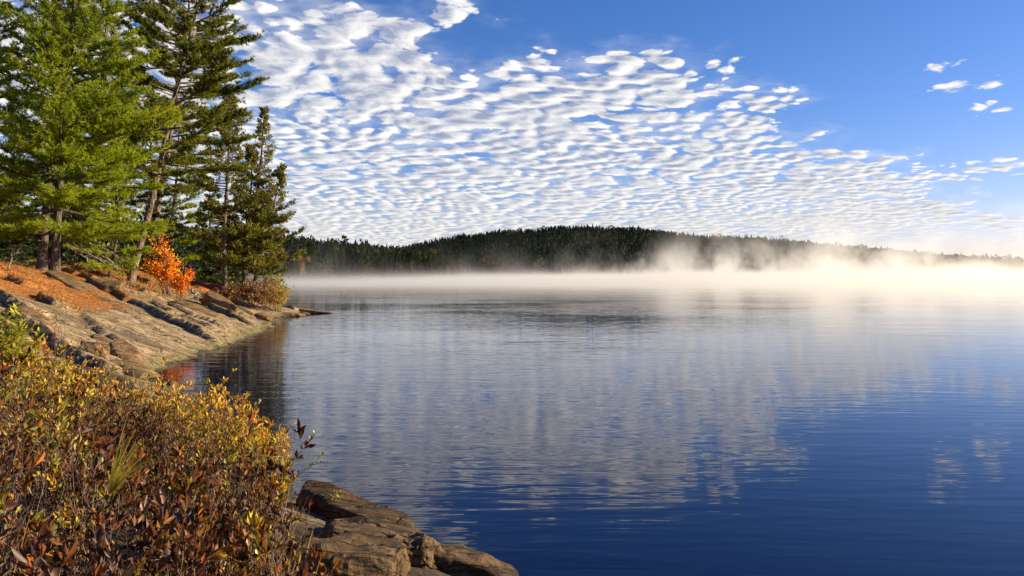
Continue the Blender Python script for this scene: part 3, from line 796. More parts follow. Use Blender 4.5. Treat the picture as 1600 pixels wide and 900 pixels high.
wood = [('A', -36.0, 44.0, 1.1, 'dark fir in the deep shade at the left picture edge'), ('A', -30.5, 50.0, 1.0, 'shaded fir seen just left of the twin pine trunks'), ('B', -27.5, 46.5, 1.0, 'short dark fir filling the gap right of twin pine trunks'),
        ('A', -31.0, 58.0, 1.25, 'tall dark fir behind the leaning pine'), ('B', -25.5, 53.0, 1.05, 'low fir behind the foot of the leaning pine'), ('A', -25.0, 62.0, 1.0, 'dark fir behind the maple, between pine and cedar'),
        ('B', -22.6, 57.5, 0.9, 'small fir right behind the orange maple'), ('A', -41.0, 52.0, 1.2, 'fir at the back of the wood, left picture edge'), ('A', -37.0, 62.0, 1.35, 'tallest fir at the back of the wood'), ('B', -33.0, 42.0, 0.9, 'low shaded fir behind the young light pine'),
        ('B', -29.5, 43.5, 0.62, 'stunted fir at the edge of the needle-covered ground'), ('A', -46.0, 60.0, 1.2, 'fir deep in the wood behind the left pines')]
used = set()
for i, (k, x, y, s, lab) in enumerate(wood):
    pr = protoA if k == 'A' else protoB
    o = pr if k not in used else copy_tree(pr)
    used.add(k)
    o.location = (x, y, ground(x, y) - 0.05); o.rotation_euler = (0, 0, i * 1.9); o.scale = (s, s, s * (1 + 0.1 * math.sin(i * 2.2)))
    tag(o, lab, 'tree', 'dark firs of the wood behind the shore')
# broadleaf shrubs
def shrub(name, label, cat, pos, seed, h, spread, nstem, nleaf, leaf_l, leaf_w, mat, z=None, group=None, lean=(0, 0), low=0.15, tmean=0.5, fork=4, wood='twig', stem_r=0.012, upright=0.5):
    rng = np.random.default_rng(seed)
    x, y = pos; z = ground(x, y) if z is None else z
    root = empty(name, (x, y, z)); tag(root, label, cat, group)
    gw, gf = Geo(), Geo()
    for i in range(nstem):
        a = rng.uniform(0, 6.28); rr = spread * math.sqrt(rng.random()); hh = h * rng.uniform(0.55, 1.0) * (1 - 0.35 * (rr / spread) ** 2)
        b0 = np.array([math.cos(a), math.sin(a), 0]) * rr * 0.35
        tip = np.array([math.cos(a) * rr + lean[0], math.sin(a) * rr + lean[1], hh])
        q = np.linspace(0, 1, 7)[:, None]
        pts = b0 * (1 - q) + tip * q + rng.normal(0, 0.03 * h, (1, 3)) * (q * (1 - q) * 3) + UP * (q * (1 - q)) * 0.25 * h
        pts[0, 2] -= 0.12
        tube(gw, pts, stem_r * (1.1 - 0.85 * q[:, 0]), 4)
        for f_ in range(fork):
            qs = rng.uniform(0.2, 0.95); p0 = at_path(pts, np.array([qs]))[0]
            dr = unit(np.array([*rng.normal(0, 1, 2), rng.uniform(0.1, 1.1)])); l = h * rng.uniform(0.12, 0.32) * (1.1 - 0.5 * qs)
            k2 = np.linspace(0, 1, 4)[:, None]
            bp = p0 + dr * l * k2 + UP * 0.15 * l * k2 ** 2
            tube(gw, bp, stem_r * 0.45 * (1.05 - 0.8 * k2[:, 0]), 3)
            n = max(3, nleaf // (nstem * fork)); t = rng.uniform(0.1, 1.05, n)[:, None]
            c = p0 + dr * l * t + rng.normal(0, 0.028 * h, (n, 3))
            d = unit(dr + rng.normal(0, 0.8, (n, 3)) + UP * upright)
            leaves(gf, rng, c, d, leaf_l * rng.uniform(0.6, 1.2, n), leaf_w * rng.uniform(0.7, 1.15, n), np.clip(tmean + rng.normal(0, 0.28, n) + rng.normal(0, 0.16), 0, 1))
    gw.build('stems', M[wood], root); gf.build('leaves', M[mat], root)
    return root
# orange maple: a tall column and a lower, redder clump
pos = W(262, 449, 41.0)
shrub('maple_sapling', 'tall bright orange maple sapling on the slab', 'maple', (pos[0], pos[1]), 201, 3.7, 0.6, 11, 2200, 0.11, 0.095, 'maple', tmean=0.76, fork=9, stem_r=0.022, upright=0.1, lean=(-0.45, 0))
pos = W(284, 456, 40.0)
shrub('maple_sapling', 'lower red-orange maple clump leaning from the taller maple', 'maple', (pos[0], pos[1]), 203, 2.1, 0.6, 8, 1000, 0.11, 0.095, 'maple', tmean=0.5, fork=8, stem_r=0.018, upright=0.1, lean=(0.35, 0))
# shrubs on the point
for i, (px_, py_, y_, h_, sp_, mat_, tm_, nm_, lab_) in enumerate([
    (352, 452, 46.0, 1.25, 1.0, 'rust', 0.42, 'heath_shrub', 'rusty brown shrub at the foot of the nearer cedar'),
    (378, 460, 46.5, 1.7, 1.1, 'rust', 0.4, 'heath_shrub', 'dull red-brown shrub under the outermost cedar'),
    (400, 466, 47.0, 2.1, 1.2, 'rust', 0.48, 'heath_shrub', 'dense rust-coloured shrub over the undercut bank'),
    (420, 470, 47.5, 2.2, 1.1, 'rust', 0.62, 'heath_shrub', 'rusty shrub touched with yellow beside the golden shrub'),
    (433, 474, 48.0, 2.3, 0.85, 'gold', 0.5, 'heath_shrub', 'golden yellow shrub at the tip of the point'),
    (366, 447, 49.5, 0.9, 0.8, 'drygrass', 0.35, 'heath_shrub', 'tawny tuft of brush between the cedar trunks')]):
    p_ = W(px_, py_, y_)
    shrub(nm_, lab_, 'shrub', (p_[0], p_[1]), 211 + i, h_, sp_, 22, 3200, 0.10, 0.055, mat_, tmean=tm_, fork=6, stem_r=0.010)
p_ = W(434, 470, 49.0)
shrub('birch_sapling', 'thin yellow-leaved sapling rising above the golden shrub', 'sapling', (p_[0], p_[1]), 221, 2.5, 0.2, 3, 130, 0.10, 0.07, 'gold', tmean=0.8, fork=4, stem_r=0.012)
# green understorey behind the point
for i, (px_, y_, h_, sp_, mat_, lab_) in enumerate([
    (318, 57, 3.2, 1.8, 'lightgreen', 'yellow-green understorey bush behind the upturned red hull'), (392, 57, 3.0, 1.6, 'lightgreen', 'yellow-green bush behind the outermost cedar trunks'),
    (425, 58, 3.4, 1.5, 'lightgreen', 'leafy green bush at the lake side of the cedars'), (228, 49, 2.3, 1.2, 'lightgreen', 'deep green bush between leaning pine and maple'),
    (345, 60, 4.2, 1.8, 'lightgreen', 'tall green bush behind the nearer cedar'), (175, 44, 2.0, 1.6, 'lightgreen', 'green bush left of the leaning pine foot')]):
    p_ = W(px_, 430, y_)
    zz = max(ground(p_[0], p_[1]), 0.2)
    shrub('understorey_bush', lab_, 'bush', (p_[0], p_[1]), 231 + i, h_, sp_, 14, 1900, 0.16, 0.10, mat_, z=zz, tmean=0.4 if i != 3 else 0.1, fork=7, stem_r=0.016)
# upturned red canoe behind the maple
def canoe():
    p0 = W(300, 437, 50.5); root = empty('canoe', (p0[0] + 1.0, p0[1], ground(p0[0] + 1.0, p0[1]) + 0.05))
    root.rotation_euler = (0, R(9), R(-22))
    g = Geo(); n, k = 25, 11; V = []
    for i in range(n):
        s = i / (n - 1) * 2 - 1; wd = 0.43 * (1 - abs(s) ** 2.4) + 0.01; hh = 0.36 * (1 - abs(s) ** 3.5 * 0.25); sheer = -0.14 * abs(s) ** 3 + 0.14
        for j in range(k):
            a = math.pi * j / (k - 1); V.append((s * 2.3, -wd * math.cos(a), sheer + hh * math.sin(a) ** 0.7))
    f = [t for i in range(n - 1) for j in range(k - 1) for t in ((i * k + j, (i + 1) * k + j, (i + 1) * k + j + 1), (i * k + j, (i + 1) * k + j + 1, i * k + j + 1))]
    g.add(V, f); g.build('hull', M['hull'], root, True)
    V = np.array(V).reshape(n, k, 3)
    for j in (0, k - 1):
        gg = Geo(); tube(gg, V[:, j], np.full(n, 0.028), 6); gg.build('gunwale', M['gunwale'], root)
    gg = Geo(); tube(gg, V[:, k // 2] + np.array([0, 0, 0.006]), np.full(n, 0.018), 6); gg.build('keel', M['gunwale'], root)
    tag(root, 'upturned red hull lying between the orange maple and nearer cedar', 'canoe')
canoe()
# dead wood
def stick(label, pts, r, forks=0, seed=1, name='dead_branch'):
    rng = np.random.default_rng(seed); g = Geo(); pts = np.array(pts, float); n = 9
    P_ = np.stack([np.interp(np.linspace(0, 1, n), np.linspace(0, 1, len(pts)), pts[:, k]) for k in range(3)], 1) + rng.normal(0, r * 0.6, (n, 3))
    tube(g, P_, r * np.linspace(1, 0.35, n), 6)
    L_ = np.linalg.norm(pts[-1] - pts[0])
    for _ in range(forks):
        i = rng.integers(2, n - 1); d = unit(unit(pts[-1] - pts[0]) + rng.normal(0, 0.6, 3)); q = np.linspace(0, 1, 5)[:, None]
        tube(g, P_[i] + d * q * L_ * rng.uniform(.15, .4) + UP * q ** 2 * rng.normal(0, .1), r * 0.45 * np.linspace(1, .3, 5), 4)
    return tag(g.build(name, M['dead']), label, 'branch')
a = W(300, 452, 39.5); b = W(309, 470, 38.2)
stick('pale forked stick propped below the orange maple', [a, b], 0.055, 2, 3)
for i, (q0, q1, yy, lab) in enumerate([((92, 372), (165, 412), 36, 'bare fallen branch slanting down right of twin pine trunks'), ((100, 385), (178, 418), 37, 'lower dead branch in the brush right of twin pine'),
                                       ((118, 392), (150, 425), 36, 'grey crooked branch in the brush pile'), ((140, 380), (196, 408), 38, 'thin dead bough reaching towards the leaning pine'),
                                       ((12, 405), (34, 385), 31, 'dead twig sticking up near the left picture edge'), ((160, 400), (190, 428), 37, 'short grey branch at the end of the brush pile')]):
    A_ = W(*q0, yy); B_ = W(*q1, yy); B_[2] = max(B_[2], ground(B_[0], B_[1]) + 0.1) if q1[1] > q0[1] else B_[2]
    if q0[1] > q1[1]: A_[2] = ground(A_[0], A_[1])
    stick(lab, [A_, (A_ + B_) / 2 + UP * 0.12, B_], 0.04, 5, 20 + i)
# dry grass and needles on the slab: nobody could count them
rng = np.random.default_rng(301)
n = 26000
x = rng.uniform(-34, -12, n); y = rng.uniform(19, 56, n); d = shore_d(x, y)
keep = (d > 4.0) & (vn.fbm(v2(x, y, 0.45), 3) + 0.05 * (d - 8) > rng.normal(0.02, 0.16, n)); x, y = x[keep], y[keep]
z = terrain(x, y); g = Geo()
m = len(x); k = 5
idx = np.repeat(np.arange(m), k)
tall = np.clip(vn(v2(x, y, 0.6)) * 2.0 + 0.55, 0.15, 1.2)
p = np.stack([x, y, z], 1)[idx] + rng.normal(0, 0.05, (len(idx), 3)) * [1, 1, 0]
dd = unit(rng.normal(0, 0.55, (len(idx), 3)) * [1, 1, 0] + UP * rng.uniform(0.25, 1.1, (len(idx), 1)))
blades(g, rng, p, dd, (rng.uniform(0.08, 0.42, len(idx)) * tall[idx]), 0.014, np.clip(rng.normal(0.45, 0.25, len(idx)), 0, 1))
tag(g.build('dry_grass', M['drygrass']), 'tawny dry grass on the needle-covered top of the slab', 'grass', kind='stuff')
n = 60000
x = rng.uniform(-32, -12, n); y = rng.uniform(19, 56, n)
lt = litter(x, y, None); keep = rng.random(n) < np.clip(lt * 1.5, 0.0, 1.0); x, y = x[keep], y[keep]; z = terrain(x, y) + 0.015
m = len(x); g = Geo(); a = rng.uniform(0, 6.28, m)
leaves(g, rng, np.stack([x, y, z], 1), unit(np.stack([np.cos(a), np.sin(a), rng.uniform(-.1, .35, m)], 1)), rng.uniform(0.05, 0.13, m), 0.03, np.clip(rng.normal(0.5, 0.22, m), 0, 1), nrm=np.tile(UP, (m, 1)))
tag(g.build('needle_litter', M['needlelitter']), 'orange fallen needles and leaves strewn over the upper slab', 'litter', kind='stuff')
# ------------------------------------------------------------------ far trees
def far_tree(seed, kind):
    rng = np.random.default_rng(seed); root = empty({'fir': 'far_spruce', 'pine': 'far_pine', 'birch': 'far_birch', 'maple': 'far_maple'}[kind], (0, 0, 0)); g, gf = Geo(), Geo()
    H = {'fir': 14.0, 'pine': 16.0, 'birch': 8.5, 'maple': 9.0}[kind]
    tube(g, [(0, 0, -0.6), (0.05, 0, H * .5), (0, 0, H * .96)], [0.02 * H * .9, 0.012 * H, 0.02], 6)
    g.build('trunk', M['bark_cedar' if kind != 'birch' else 'dead'], root)
    if kind in ('fir', 'pine'):
        n = 2600; t = rng.random(n) ** 0.8; a = rng.uniform(0, 6.28, n)
        if kind == 'fir': c0, rad = 0.08, 2.5 * (1 - t) ** 0.85 + 0.12
        else: c0, rad = 0.22, 3.3 * (1 - t) ** 0.6 * (0.55 + 0.45 * np.sin(t * 40 + 2 * np.sin(a + seed)) ** 2) + 0.2
        r = rad * rng.random(n) ** 0.45 * (0.75 + 0.25 * np.sin(a * 5 + t * 30))
        zz = H * (c0 + (1 - c0) * t) - 0.18 * r
        c = np.stack([np.cos(a) * r, np.sin(a) * r, zz], 1); d = unit(np.stack([np.cos(a), np.sin(a), rng.normal(-0.05 if kind == 'fir' else .25, 0.35, n)], 1))
        leaves(gf, rng, c, d, rng.uniform(0.45, 0.9, n), rng.uniform(0.22, 0.42, n), np.clip(rng.normal(0.45, 0.22, n) + 0.15 * r / rad, 0, 1), nrm=np.tile(UP, (n, 1)) + rng.normal(0, .4, (n, 3)))
    else:
        n = 1500; cl = rng.normal(0, 1, (14, 3)) * [1.2, 1.2, 1.8] + [0, 0, H * .62]; ci = rng.integers(0, 14, n)
        c = cl[ci] + rng.normal(0, .55, (n, 3)); d = unit(rng.normal(size=(n, 3)))
        leaves(gf, rng, c, d, rng.uniform(.3, .55, n), rng.uniform(.25, .4, n), np.clip(rng.normal(.5, .25, n), 0, 1))
    gf.build('crown', M[{'fir': 'farfir', 'pine': 'farpine', 'birch': 'faryellow', 'maple': 'farorange'}[kind]], root)
    return root
LAB = {'fir': ('small dark spruce on the far shore below the left end of the hill', 'small spruces on the far shore below the hill'), 'pine': ('small lighter green pine on the far shore below the left end of the hill', 'small pines on the far shore below the hill'),
       'birch': ('yellow birch in mist on the far shore below the left end of the hill', 'yellow birches on the far shore below the hill'), 'maple': ('rusty orange tree on the far shore below the left end of the hill', 'orange trees on the far shore below the hill')}
ORD = ['first', 'second', 'third', 'fourth', 'fifth', 'sixth', 'seventh', 'eighth']
rng = np.random.default_rng(401)
FT, seen = {}, {}
FIXED = [(461, 'fir'), (470, 'birch'), (476, 'fir'), (489, 'pine'), (501, 'fir'), (511, 'fir'), (522, 'pine'), (534, 'pine'), (546, 'fir'), (555, 'fir'), (566, 'pine'), (574, 'maple'), (582, 'fir')]
for i in range(66):
    px_, kind = FIXED[i] if i < len(FIXED) else (rng.uniform(592, 720), rng.choice(['fir', 'pine', 'birch', 'maple'], p=[.64, .31, .03, .02]))
    y0 = 260.0
    for _ in range(40):                       # walk out along the line of sight to the bank
        xx = (px_ - 800) / FPX * y0
        if y0 > far_shore_y(xx) + 4: break
        y0 += 12
    y_ = y0 + (rng.uniform(4, 20) if i < len(FIXED) else rng.uniform(2, 60))
    if kind in ('birch', 'maple'): y_ = y0 + rng.uniform(1, 6)
    x_ = (px_ - 800) / FPX * y_
    if kind not in FT: FT[kind] = o = far_tree(410 + len(FT), kind)
    else: o = copy_tree(FT[kind])
    s = rng.uniform(0.75, 1.1)
    o.location = (x_, y_, float(far_land(np.array([x_]), np.array([y_]))[0]) - 0.2); o.scale = (s * rng.uniform(.85, 1.15), s * rng.uniform(.85, 1.15), s); o.rotation_euler = (0, 0, rng.uniform(0, 6.28))
    if i < len(FIXED):
        k = seen[kind] = seen.get(kind, -1) + 1
        word = {'fir': 'dark spruce', 'pine': 'lighter green pine', 'birch': 'yellow birch', 'maple': 'rusty orange tree'}[kind]
        tag(o, (ORD[k] + ' ' if kind in ('fir', 'pine') else 'lone ') + word + ' out from the cedars along the misty far shore', 'tree', 'trees on the far shore next to the cedars')
    else: tag(o, LAB[kind][0], 'tree', LAB[kind][1])
# the wooded hills: one mass
def forest(name, label, n, xr, yr, hr, seed, dec, cond):
    rng = np.random.default_rng(seed)
    x = rng.uniform(*xr, n); y = rng.uniform(*yr, n)
    k = cond(x, y); x, y = x[k], y[k]; z = far_land(x, y); n = len(x)
    h = rng.uniform(*hr, n) * (1 + 0.5 * (rng.random(n) > 0.93)); isd = rng.random(n) < dec; g = Geo()
    # conifers: three ragged skirts of seven points
    c = np.where(~isd)[0]; m = len(c); sides = 6
    for lo, hi, rr in ((0.05, 0.55, 0.24), (0.34, 0.8, 0.18), (0.62, 1.0, 0.11)):
        th = np.arange(sides) * 2 * np.pi / sides + rng.uniform(0, 6, (m, 1)); r = rr * h[c][:, None] * rng.uniform(.6, 1.25, (m, sides))
        ring = np.stack([x[c][:, None] + np.cos(th) * r, y[c][:, None] + np.sin(th) * r, z[c][:, None] + h[c][:, None] * (lo + rng.uniform(-.05, .05, (m, sides)))], -1)
        top = np.stack([x[c], y[c], z[c] + h[c] * hi], -1)[:, None]
        v = np.concatenate([ring, top], 1); b = np.arange(m)[:, None] * (sides + 1); j = np.arange(sides)[None]
        f = np.stack([b + j, b + (j + 1) % sides, np.broadcast_to(b + sides, (m, sides))], -1)
        tn = np.repeat(np.clip(rng.normal(.32, .2, m), 0, .84), sides + 1)
        g.add(v.reshape(-1, 3), f.reshape(-1, 3), tn)
    # broadleaf crowns: clusters of leafy scraps
    c = np.where(isd)[0]
    if len(c):
        i = np.repeat(c, 26); d = unit(rng.normal(size=(len(i), 3))); rr = h[i] * .3
        p = np.stack([x[i], y[i], z[i] + h[i] * .55], -1) + d * rr[:, None] * np.array([1, 1, 1.25]) * rng.uniform(.5, 1, (len(i), 1))
        leaves(g, rng, p, unit(d + rng.normal(0, .5, (len(i), 3))), h[i] * .26, h[i] * .2, np.repeat(np.clip(rng.normal(.8, .15, len(c)), 0, 1), 26))
    return tag(g.build(name, M['farforest']), label, 'forest', kind='stuff')
forest('hill_forest', 'dark forest covering the long hill across the lake', 21000, (-330, 1350), (900, 1560), (6, 9), 501, 0.14, lambda x, y: (np.abs(x / y) < 0.8) & (far_land(x, y) > 1.0))
forest('ridge_forest', 'brownish wooded ridge beyond the left-hand shore', 8500, (-600, 60), (330, 880), (8, 13), 503, 0.32, lambda x, y: (x / y > -0.75) & (far_land(x, y) > 0.6) & (y > far_shore_y(x) + 12))

# ------------------------------------------------------------------ foreground heath
rng = np.random.default_rng(601)
def heath_height(x, y):
    return 0.58 + 0.34 * vn.fbm(v2(x, y, 1.5), 3) * 2 + 0.22 * np.clip((-x - 4) / 4, 0, 1) + 0.25 * np.exp(-((x + 3.6) ** 2 + (y - 9.8) ** 2) / 5)
n = 12500
x = rng.uniform(-11.5, 0.6, n); y = rng.uniform(2.6, 14.5, n); d = shore_d(x, y)
inview = (np.abs(x) < 0.72 * y + 0.6)
rocky = (y < 9.2) & (d < np.interp(y, [5.0, 6.2, 7.0, 8.0, 9.2], [2.0, 1.5, 1.05, 0.65, 0.25]))
keep = inview & (vn.fbm(v2(x, y, 1.7) + 23, 2) > -0.20) & (d > 0.22) & ~rocky & (y < np.interp(x, [-9.5, -8.0, -6.5, -4.0, -2.0], [12.8, 12.0, 10.6, 10.2, 10.2])); x, y, d = x[keep], y[keep], d[keep]
z = terrain(x, y); m = len(x)
H_ = heath_height(x, y) * rng.uniform(0.5, 1.08, m) * np.where(rng.random(m) < 0.07, 1.3, 1.0) * np.clip(0.45 + d * 0.5, 0.5, 1)
gw, gf = Geo(), Geo()
lean = rng.normal(0, 0.22, (m, 2)); base = np.stack([x, y, z - 0.05], 1)
tipv = np.concatenate([lean * H_[:, None], H_[:, None] + 0.05], 1)
# stems, as thin three-sided spines
def spines(g, p0, v, r, tint=0.5):
    n = len(p0); a = unit(np.cross(v, rng.normal(size=(n, 3)))); b = unit(np.cross(v, a)); r = np.broadcast_to(r, n)[:, None]
    q = np.stack([p0 + a * r, p0 - a * r * .5 + b * r * .87, p0 - a * r * .5 - b * r * .87, p0 + v], 1).reshape(-1, 3)
    i = np.arange(n)[:, None] * 4
    g.add(q, np.concatenate([i + [[0, 1, 3]], i + [[1, 2, 3]], i + [[2, 0, 3]]]), tint)
spines(gw, base, tipv, 0.006)
kb = 5
bi = np.repeat(np.arange(m), kb); q = rng.uniform(0.25, 0.95, len(bi))
p0 = base[bi] + tipv[bi] * q[:, None]
bd = unit(np.concatenate([rng.normal(0, 0.62, (len(bi), 2)), rng.uniform(0.35, 1.1, (len(bi), 1))], 1)); bl = H_[bi] * rng.uniform(0.16, 0.42, len(bi)) * (1.2 - 0.5 * q)
spines(gw, p0, bd * bl[:, None], 0.0028)
# some grey, leafless twigs
kl = 9
li = np.repeat(np.arange(len(bi)), kl); t = rng.uniform(0.1, 1.05, len(li))
pl = p0[li] + bd[li] * (bl[li] * t)[:, None] + rng.normal(0, 0.006, (len(li), 3))
bare = (vn.fbm(v2(x, y, 0.7) + 40, 3) > 0.22)[bi][li] | (rng.random(m) < 0.24)[bi][li]
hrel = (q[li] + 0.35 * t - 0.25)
keep = ~bare & (rng.random(len(li)) < 0.28 + 0.72 * np.clip(hrel, 0, 1)); li, pl, hrel = li[keep], pl[keep], hrel[keep]
ld = unit(bd[li] * 0.9 + UP * 0.5 + rng.normal(0, 0.5, (len(li), 3)))
patch = vn.fbm(v2(x, y, 0.55) + 11, 3)
back = np.clip((y - 8) / 4, 0, 1)
st = 0.29 + 1.0 * patch + 0.24 * back + rng.normal(0, 0.20, m) + 0.22 * np.clip(1.6 - d, 0, 1)
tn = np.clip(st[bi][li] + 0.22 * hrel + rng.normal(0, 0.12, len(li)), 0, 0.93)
rare = rng.random(len(li)); tn = np.where(rare < 0.03, rng.uniform(0.95, 1.0, len(li)), tn)
near = np.clip((9 - pl[:, 1]) / 6, 0, 1)
big = np.where(rng.random(m) < 0.15, rng.uniform(1.4, 2.0, m), rng.uniform(0.7, 1.15, m))[bi][li]
leaves(gf, rng, pl, ld, rng.uniform(0.034, 0.064, len(li)) * big, rng.uniform(0.014, 0.024, len(li)) * big, tn, fold=0.35)
# rosettes of larger leaves at the twig tips
sel = np.where((rng.random(len(bi)) < 0.45) & (q > 0.55) & ~(rng.random(m) < 0.3)[bi])[0]
ri = np.repeat(sel, 5)
rt = p0[ri] + bd[ri] * (bl[ri] * rng.uniform(0.85, 1.0, len(ri)))[:, None]
rd = unit(bd[ri] * 0.8 + UP * 0.35 + unit(rng.normal(size=(len(ri), 3))) * 0.75)
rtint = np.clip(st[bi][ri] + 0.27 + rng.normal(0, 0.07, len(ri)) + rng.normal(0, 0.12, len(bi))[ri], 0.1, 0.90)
leaves(gf, rng, rt, rd, rng.uniform(0.045, 0.085, len(ri)), rng.uniform(0.017, 0.028, len(ri)), rtint, fold=0.4)
hs_ = gf.build('heath_thicket', M['heath'])
tag(hs_, 'brown, rust and olive heath leaves massed along the near bank', 'heath', kind='stuff')
tag(gw.build('heath_twigs', M['twig']), 'tangle of grey-brown heath twigs along the near bank', 'heath', kind='stuff')
# dead grass blades and bent stalks in the heath
n = 2600; j = rng.integers(0, m, n)
p0 = base[j] + rng.normal(0, .05, (n, 3)) * [1, 1, 0]; dv = unit(np.concatenate([rng.normal(0, .45, (n, 2)), np.ones((n, 1))], 1)); g = Geo()
blades(g, rng, p0, dv, H_[j] * rng.uniform(.6, 1.3, n), 0.008, np.clip(rng.normal(.6, .25, n), 0, 1))
tag(g.build('bent_grass', M['drygrass']), 'straw-coloured grass stalks standing among the near heath', 'grass', kind='stuff')

# single plants that stand out of the heath
LEAF = {}
def leaf_proto(mat, ln, wd, k):
    """pointed oval leaf with a curl, eight triangles"""
    key = (mat, ln, wd, k)
    if key not in LEAF:
        g = Geo(); s = np.linspace(0, 1, 5); wv = wd * np.sin(np.pi * s ** 0.8) * .5
        zc = ln * (0.10 * k) * s ** 2; V = []
        for i in range(5): V += [(-wv[i], s[i] * ln, zc[i] + wv[i] * .5), (0, s[i] * ln, zc[i]), (wv[i], s[i] * ln, zc[i] + wv[i] * .5)]
        F = [t for i in range(4) for j in range(2) for t in ((i * 3 + j, i * 3 + j + 1, i * 3 + j + 4), (i * 3 + j, i * 3 + j + 4, i * 3 + j + 3))]
        g.add(V, F, [0.2, 0.5, 0.8, 0.95][k]); LEAF[key] = g.mesh('leaf', M[mat])
    return LEAF[key]
from mathutils import Vector, Matrix
def canopy(x, y): return terrain(x, y) + 0.80 * heath_height(x, y)
def sprig(name, label, cat, px, py, y, h, seed, mat, nstem=3, nleaf=7, ln=0.06, wd=0.022, spread=0.12, lean=(0, 0), stemmat='twig', up=0.8, stem_r=0.004, group=None, whorl_top=True):
    """plant whose TOP shows at the given place; each leaf is an object of its own"""
    if y < 9 and px < 460: y = meet(px, py, canopy) - 0.12
    rg = np.random.default_rng(seed); top = W(px, py, y); gz = ground(top[0] - lean[0], top[1] - lean[1])
    zb = top[2] - h if h else gz
    if h is None: h = max(0.25, top[2] - gz)
    root = empty(name, (top[0] - lean[0], top[1] - lean[1], top[2] - h)); tag(root, label, cat, group)
    for s in range(nstem):
        g = Geo(); a = rg.uniform(0, 6.28); f = 1.0 if s == 0 else rg.uniform(.7, .98); off = spread * (0 if s == 0 else rg.uniform(.4, 1))
        tip = np.array([math.cos(a) * off + lean[0], math.sin(a) * off + lean[1], h * f]); q = np.linspace(0, 1, 8)[:, None]
        pts = tip * q + np.array([math.cos(a), math.sin(a), 0]) * off * .3 * q * (1 - q) + rg.normal(0, .01, (8, 3)) * q
        pts[0, 2] -= 0.05
        tube(g, pts, stem_r * (1.2 - q[:, 0] * .8), 5); st_ = g.build('stem', M[stemmat], root)
        for i in range(nleaf):
            t = 1 - 0.55 * (i / nleaf) ** 1.3 * min(1.0, 0.5 / h + .25) if whorl_top else rg.uniform(.4, 1)
            p = at_path(pts, np.array([t]))[0]; az = i * 2.4 + rg.normal(0, .3)
            d = unit(np.array([math.cos(az), math.sin(az), up + rg.normal(0, .3)])); k = int(rg.integers(0, 4))
            o = link('leaf', leaf_proto(mat, ln, wd, k), root)
            yv = Vector(d); xv = yv.cross(Vector((0, 0, 1)))
            xv = xv.normalized() if xv.length > 1e-3 else Vector((1, 0, 0)); zv = xv.cross(yv)
            mt = Matrix((xv, yv, zv)).transposed().to_4x4(); sc_ = rg.uniform(.65, 1.2)
            o.matrix_local = Matrix.Translation(Vector(p)) @ mt @ Matrix.Scale(sc_, 4)
    return root
sprig('heath_sprig', 'tall lime-green sprig with yellow stem standing in the brown heath', 'plant', 352, 722, 6.2, 0.62, 701, 'lime', 2, 12, 0.055, 0.022, 0.06, stemmat='sedge' if False else 'twig')
sprig('heath_sprig', 'orange-tipped sprig just below the tall lime-green sprig', 'plant', 322, 765, 6.0, 0.5, 702, 'maple', 2, 7, 0.035, 0.016, 0.06)
sprig('heath_sprig', 'yellow-green sprig with long leaves left of the lime sprig', 'plant', 266, 762, 6.0, 0.45, 703, 'lime', 3, 8, 0.06, 0.016, 0.10, up=0.5)
sprig('heath_sprig', 'yellow-leaved sprig at the heath top edge against the cove', 'plant', 388, 625, 8.8, 0.55, 704, 'lime', 2, 12, 0.06, 0.022, 0.06)
sprig('heath_sprig', 'golden sprig with broad leaves near the water side of the heath', 'plant', 380, 680, 7.8, 0.45, 705, 'gold', 3, 8, 0.055, 0.022, 0.10)
sprig('heath_sprig', 'bushy golden sprig at the lake edge of the heath', 'plant', 440, 668, 8.2, 0.5, 706, 'gold', 5, 10, 0.05, 0.02, 0.16)
sprig('heath_sprig', 'upper leafy twig hanging out over the lake', 'plant', 494, 676, 8.0, 0.42, 707, 'lime', 1, 9, 0.055, 0.02, 0.02, lean=(0.32, 0.0))
sprig('heath_sprig', 'lower leafy twig hanging out over the lake', 'plant', 507, 708, 8.0, 0.28, 708, 'lime', 2, 8, 0.05, 0.018, 0.06, lean=(0.36, 0.0))
sprig('heath_sprig', 'green-gold sprig at the foot of the heath above the long pale rock', 'plant', 525, 768, 7.6, 0.3, 709, 'lime', 3, 9, 0.05, 0.018, 0.1, lean=(0.1, 0))
sprig('heath_sprig', 'little orange seedling growing on the long pale rock', 'plant', 570, 808, 7.45, 0.14, 710, 'maple', 3, 5, 0.03, 0.018, 0.04)
sprig('heath_sprig', 'small yellow-green tuft of leaves on the flat dark rock', 'plant', 528, 826, 6.9, 0.22, 711, 'lime', 3, 8, 0.05, 0.015, 0.05)
sprig('heath_sprig', 'bright yellow sprig low in the heath left of the sedge tuft', 'plant', 100, 655, 7.2, 0.45, 712, 'lime', 3, 9, 0.06, 0.022, 0.09)
sprig('heath_sprig', 'yellow rosette of broad leaves at the far left of the heath', 'plant', 32, 655, 7.0, 0.45, 713, 'gold', 3, 8, 0.06, 0.028, 0.08)
sprig('heath_sprig', 'golden sprig at the bottom edge of the heath', 'plant', 392, 850, 5.4, 0.4, 714, 'gold', 4, 9, 0.05, 0.02, 0.12)
sprig('heath_sprig', 'yellow sprig at the bottom corner of heath and rocks', 'plant', 478, 855, 5.8, 0.4, 715, 'gold', 4, 9, 0.05, 0.018, 0.12)
sprig('heath_sprig', 'crimson-leaved sprig in front of the grey rock shelf', 'plant', 72, 538, 9.5, 0.5, 716, 'redleaf', 3, 9, 0.06, 0.022, 0.10)
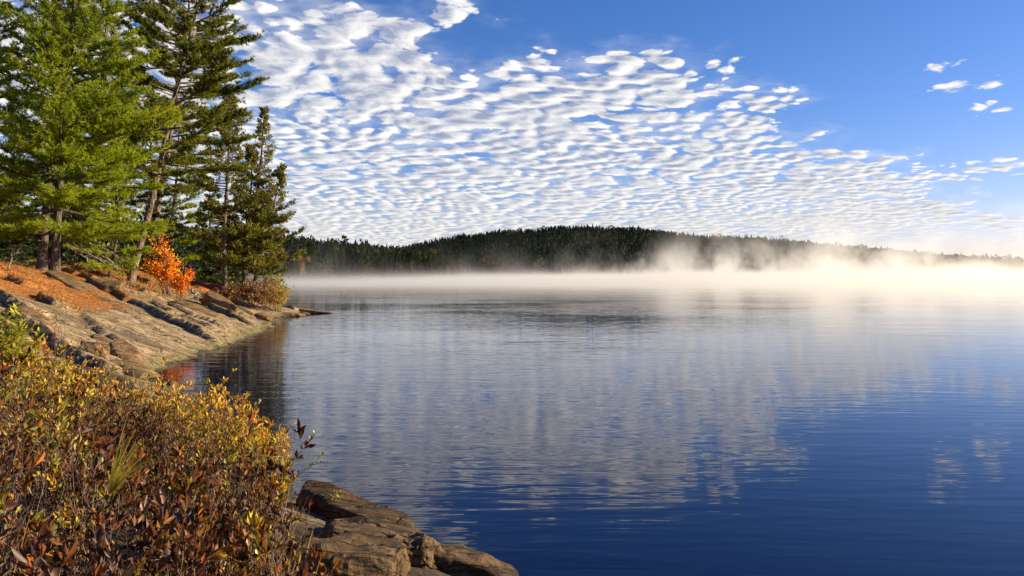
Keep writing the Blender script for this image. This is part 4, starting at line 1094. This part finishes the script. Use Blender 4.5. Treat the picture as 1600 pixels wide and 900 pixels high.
sprig('heath_sprig', 'second crimson sprig with one drooping leaf, left of cracked slab', 'plant', 86, 500, 10.0, 0.7, 717, 'redleaf', 2, 8, 0.06, 0.02, 0.10)
sprig('heath_sprig', 'dark red sprig at the left picture edge', 'plant', 14, 545, 8.6, 0.5, 718, 'redleaf', 3, 8, 0.06, 0.022, 0.14)
sprig('heath_sprig', 'thin olive twig rising in front of the slab', 'plant', 102, 466, 11.0, 0.95, 719, 'lime', 3, 9, 0.06, 0.012, 0.22)
# yellow willow-like bush at the left edge
for i, (px_, py_, y_, lab_) in enumerate([(8, 478, 9.0, 'tall yellow-green leafy bush at the left picture edge'), (34, 508, 9.2, 'shorter yellow-green bush right beside the tall edge one')]):
    sprig('willow_bush', lab_, 'bush', px_, py_, y_, 0.9, 731 + i, 'lime', 13, 26, 0.11, 0.036, 0.30, up=0.35, whorl_top=False)
# tufts of sedge, every blade a part
def sedge(label, px, py, y, n, h, lean, seed, mat='sedge'):
    y = meet(px, py, canopy) - 0.05
    rg = np.random.default_rng(seed); b = W(px, py, y); root = empty('sedge_tuft', tuple(b)); tag(root, label, 'sedge')
    for i in range(n):
        g = Geo(); q = np.linspace(0, 1, 7); a = rg.normal(lean, .2); l = h * rg.uniform(.65, 1.1); cv = rg.uniform(.25, .7)
        P_ = np.stack([np.sin(a * (0.6 + cv * q)) * l * q, rg.normal(0, .15) * l * q, np.cos(a * (.6 + cv * q)) * l * q], 1); wv = 0.0032 * (1 - q ** 2) + .0005
        V = np.concatenate([P_ - np.array([0, 1, 0]) * 0 - np.stack([wv, wv * .5, 0 * wv], 1), P_ + np.stack([wv, wv * .5, 0 * wv], 1)])
        F = [t for k in range(6) for t in ((k, k + 1, k + 8), (k, k + 8, k + 7))]
        g.add(V, F, np.clip(rg.normal(.5, .2) + np.concatenate([q, q]) * .25, 0, 1)); g.build('blade', M[mat], root)
    return root
sedge('arching yellow-green sedge tuft in the middle of the brown heath', 165, 790, 6.0, 30, 0.46, 0.55, 801)
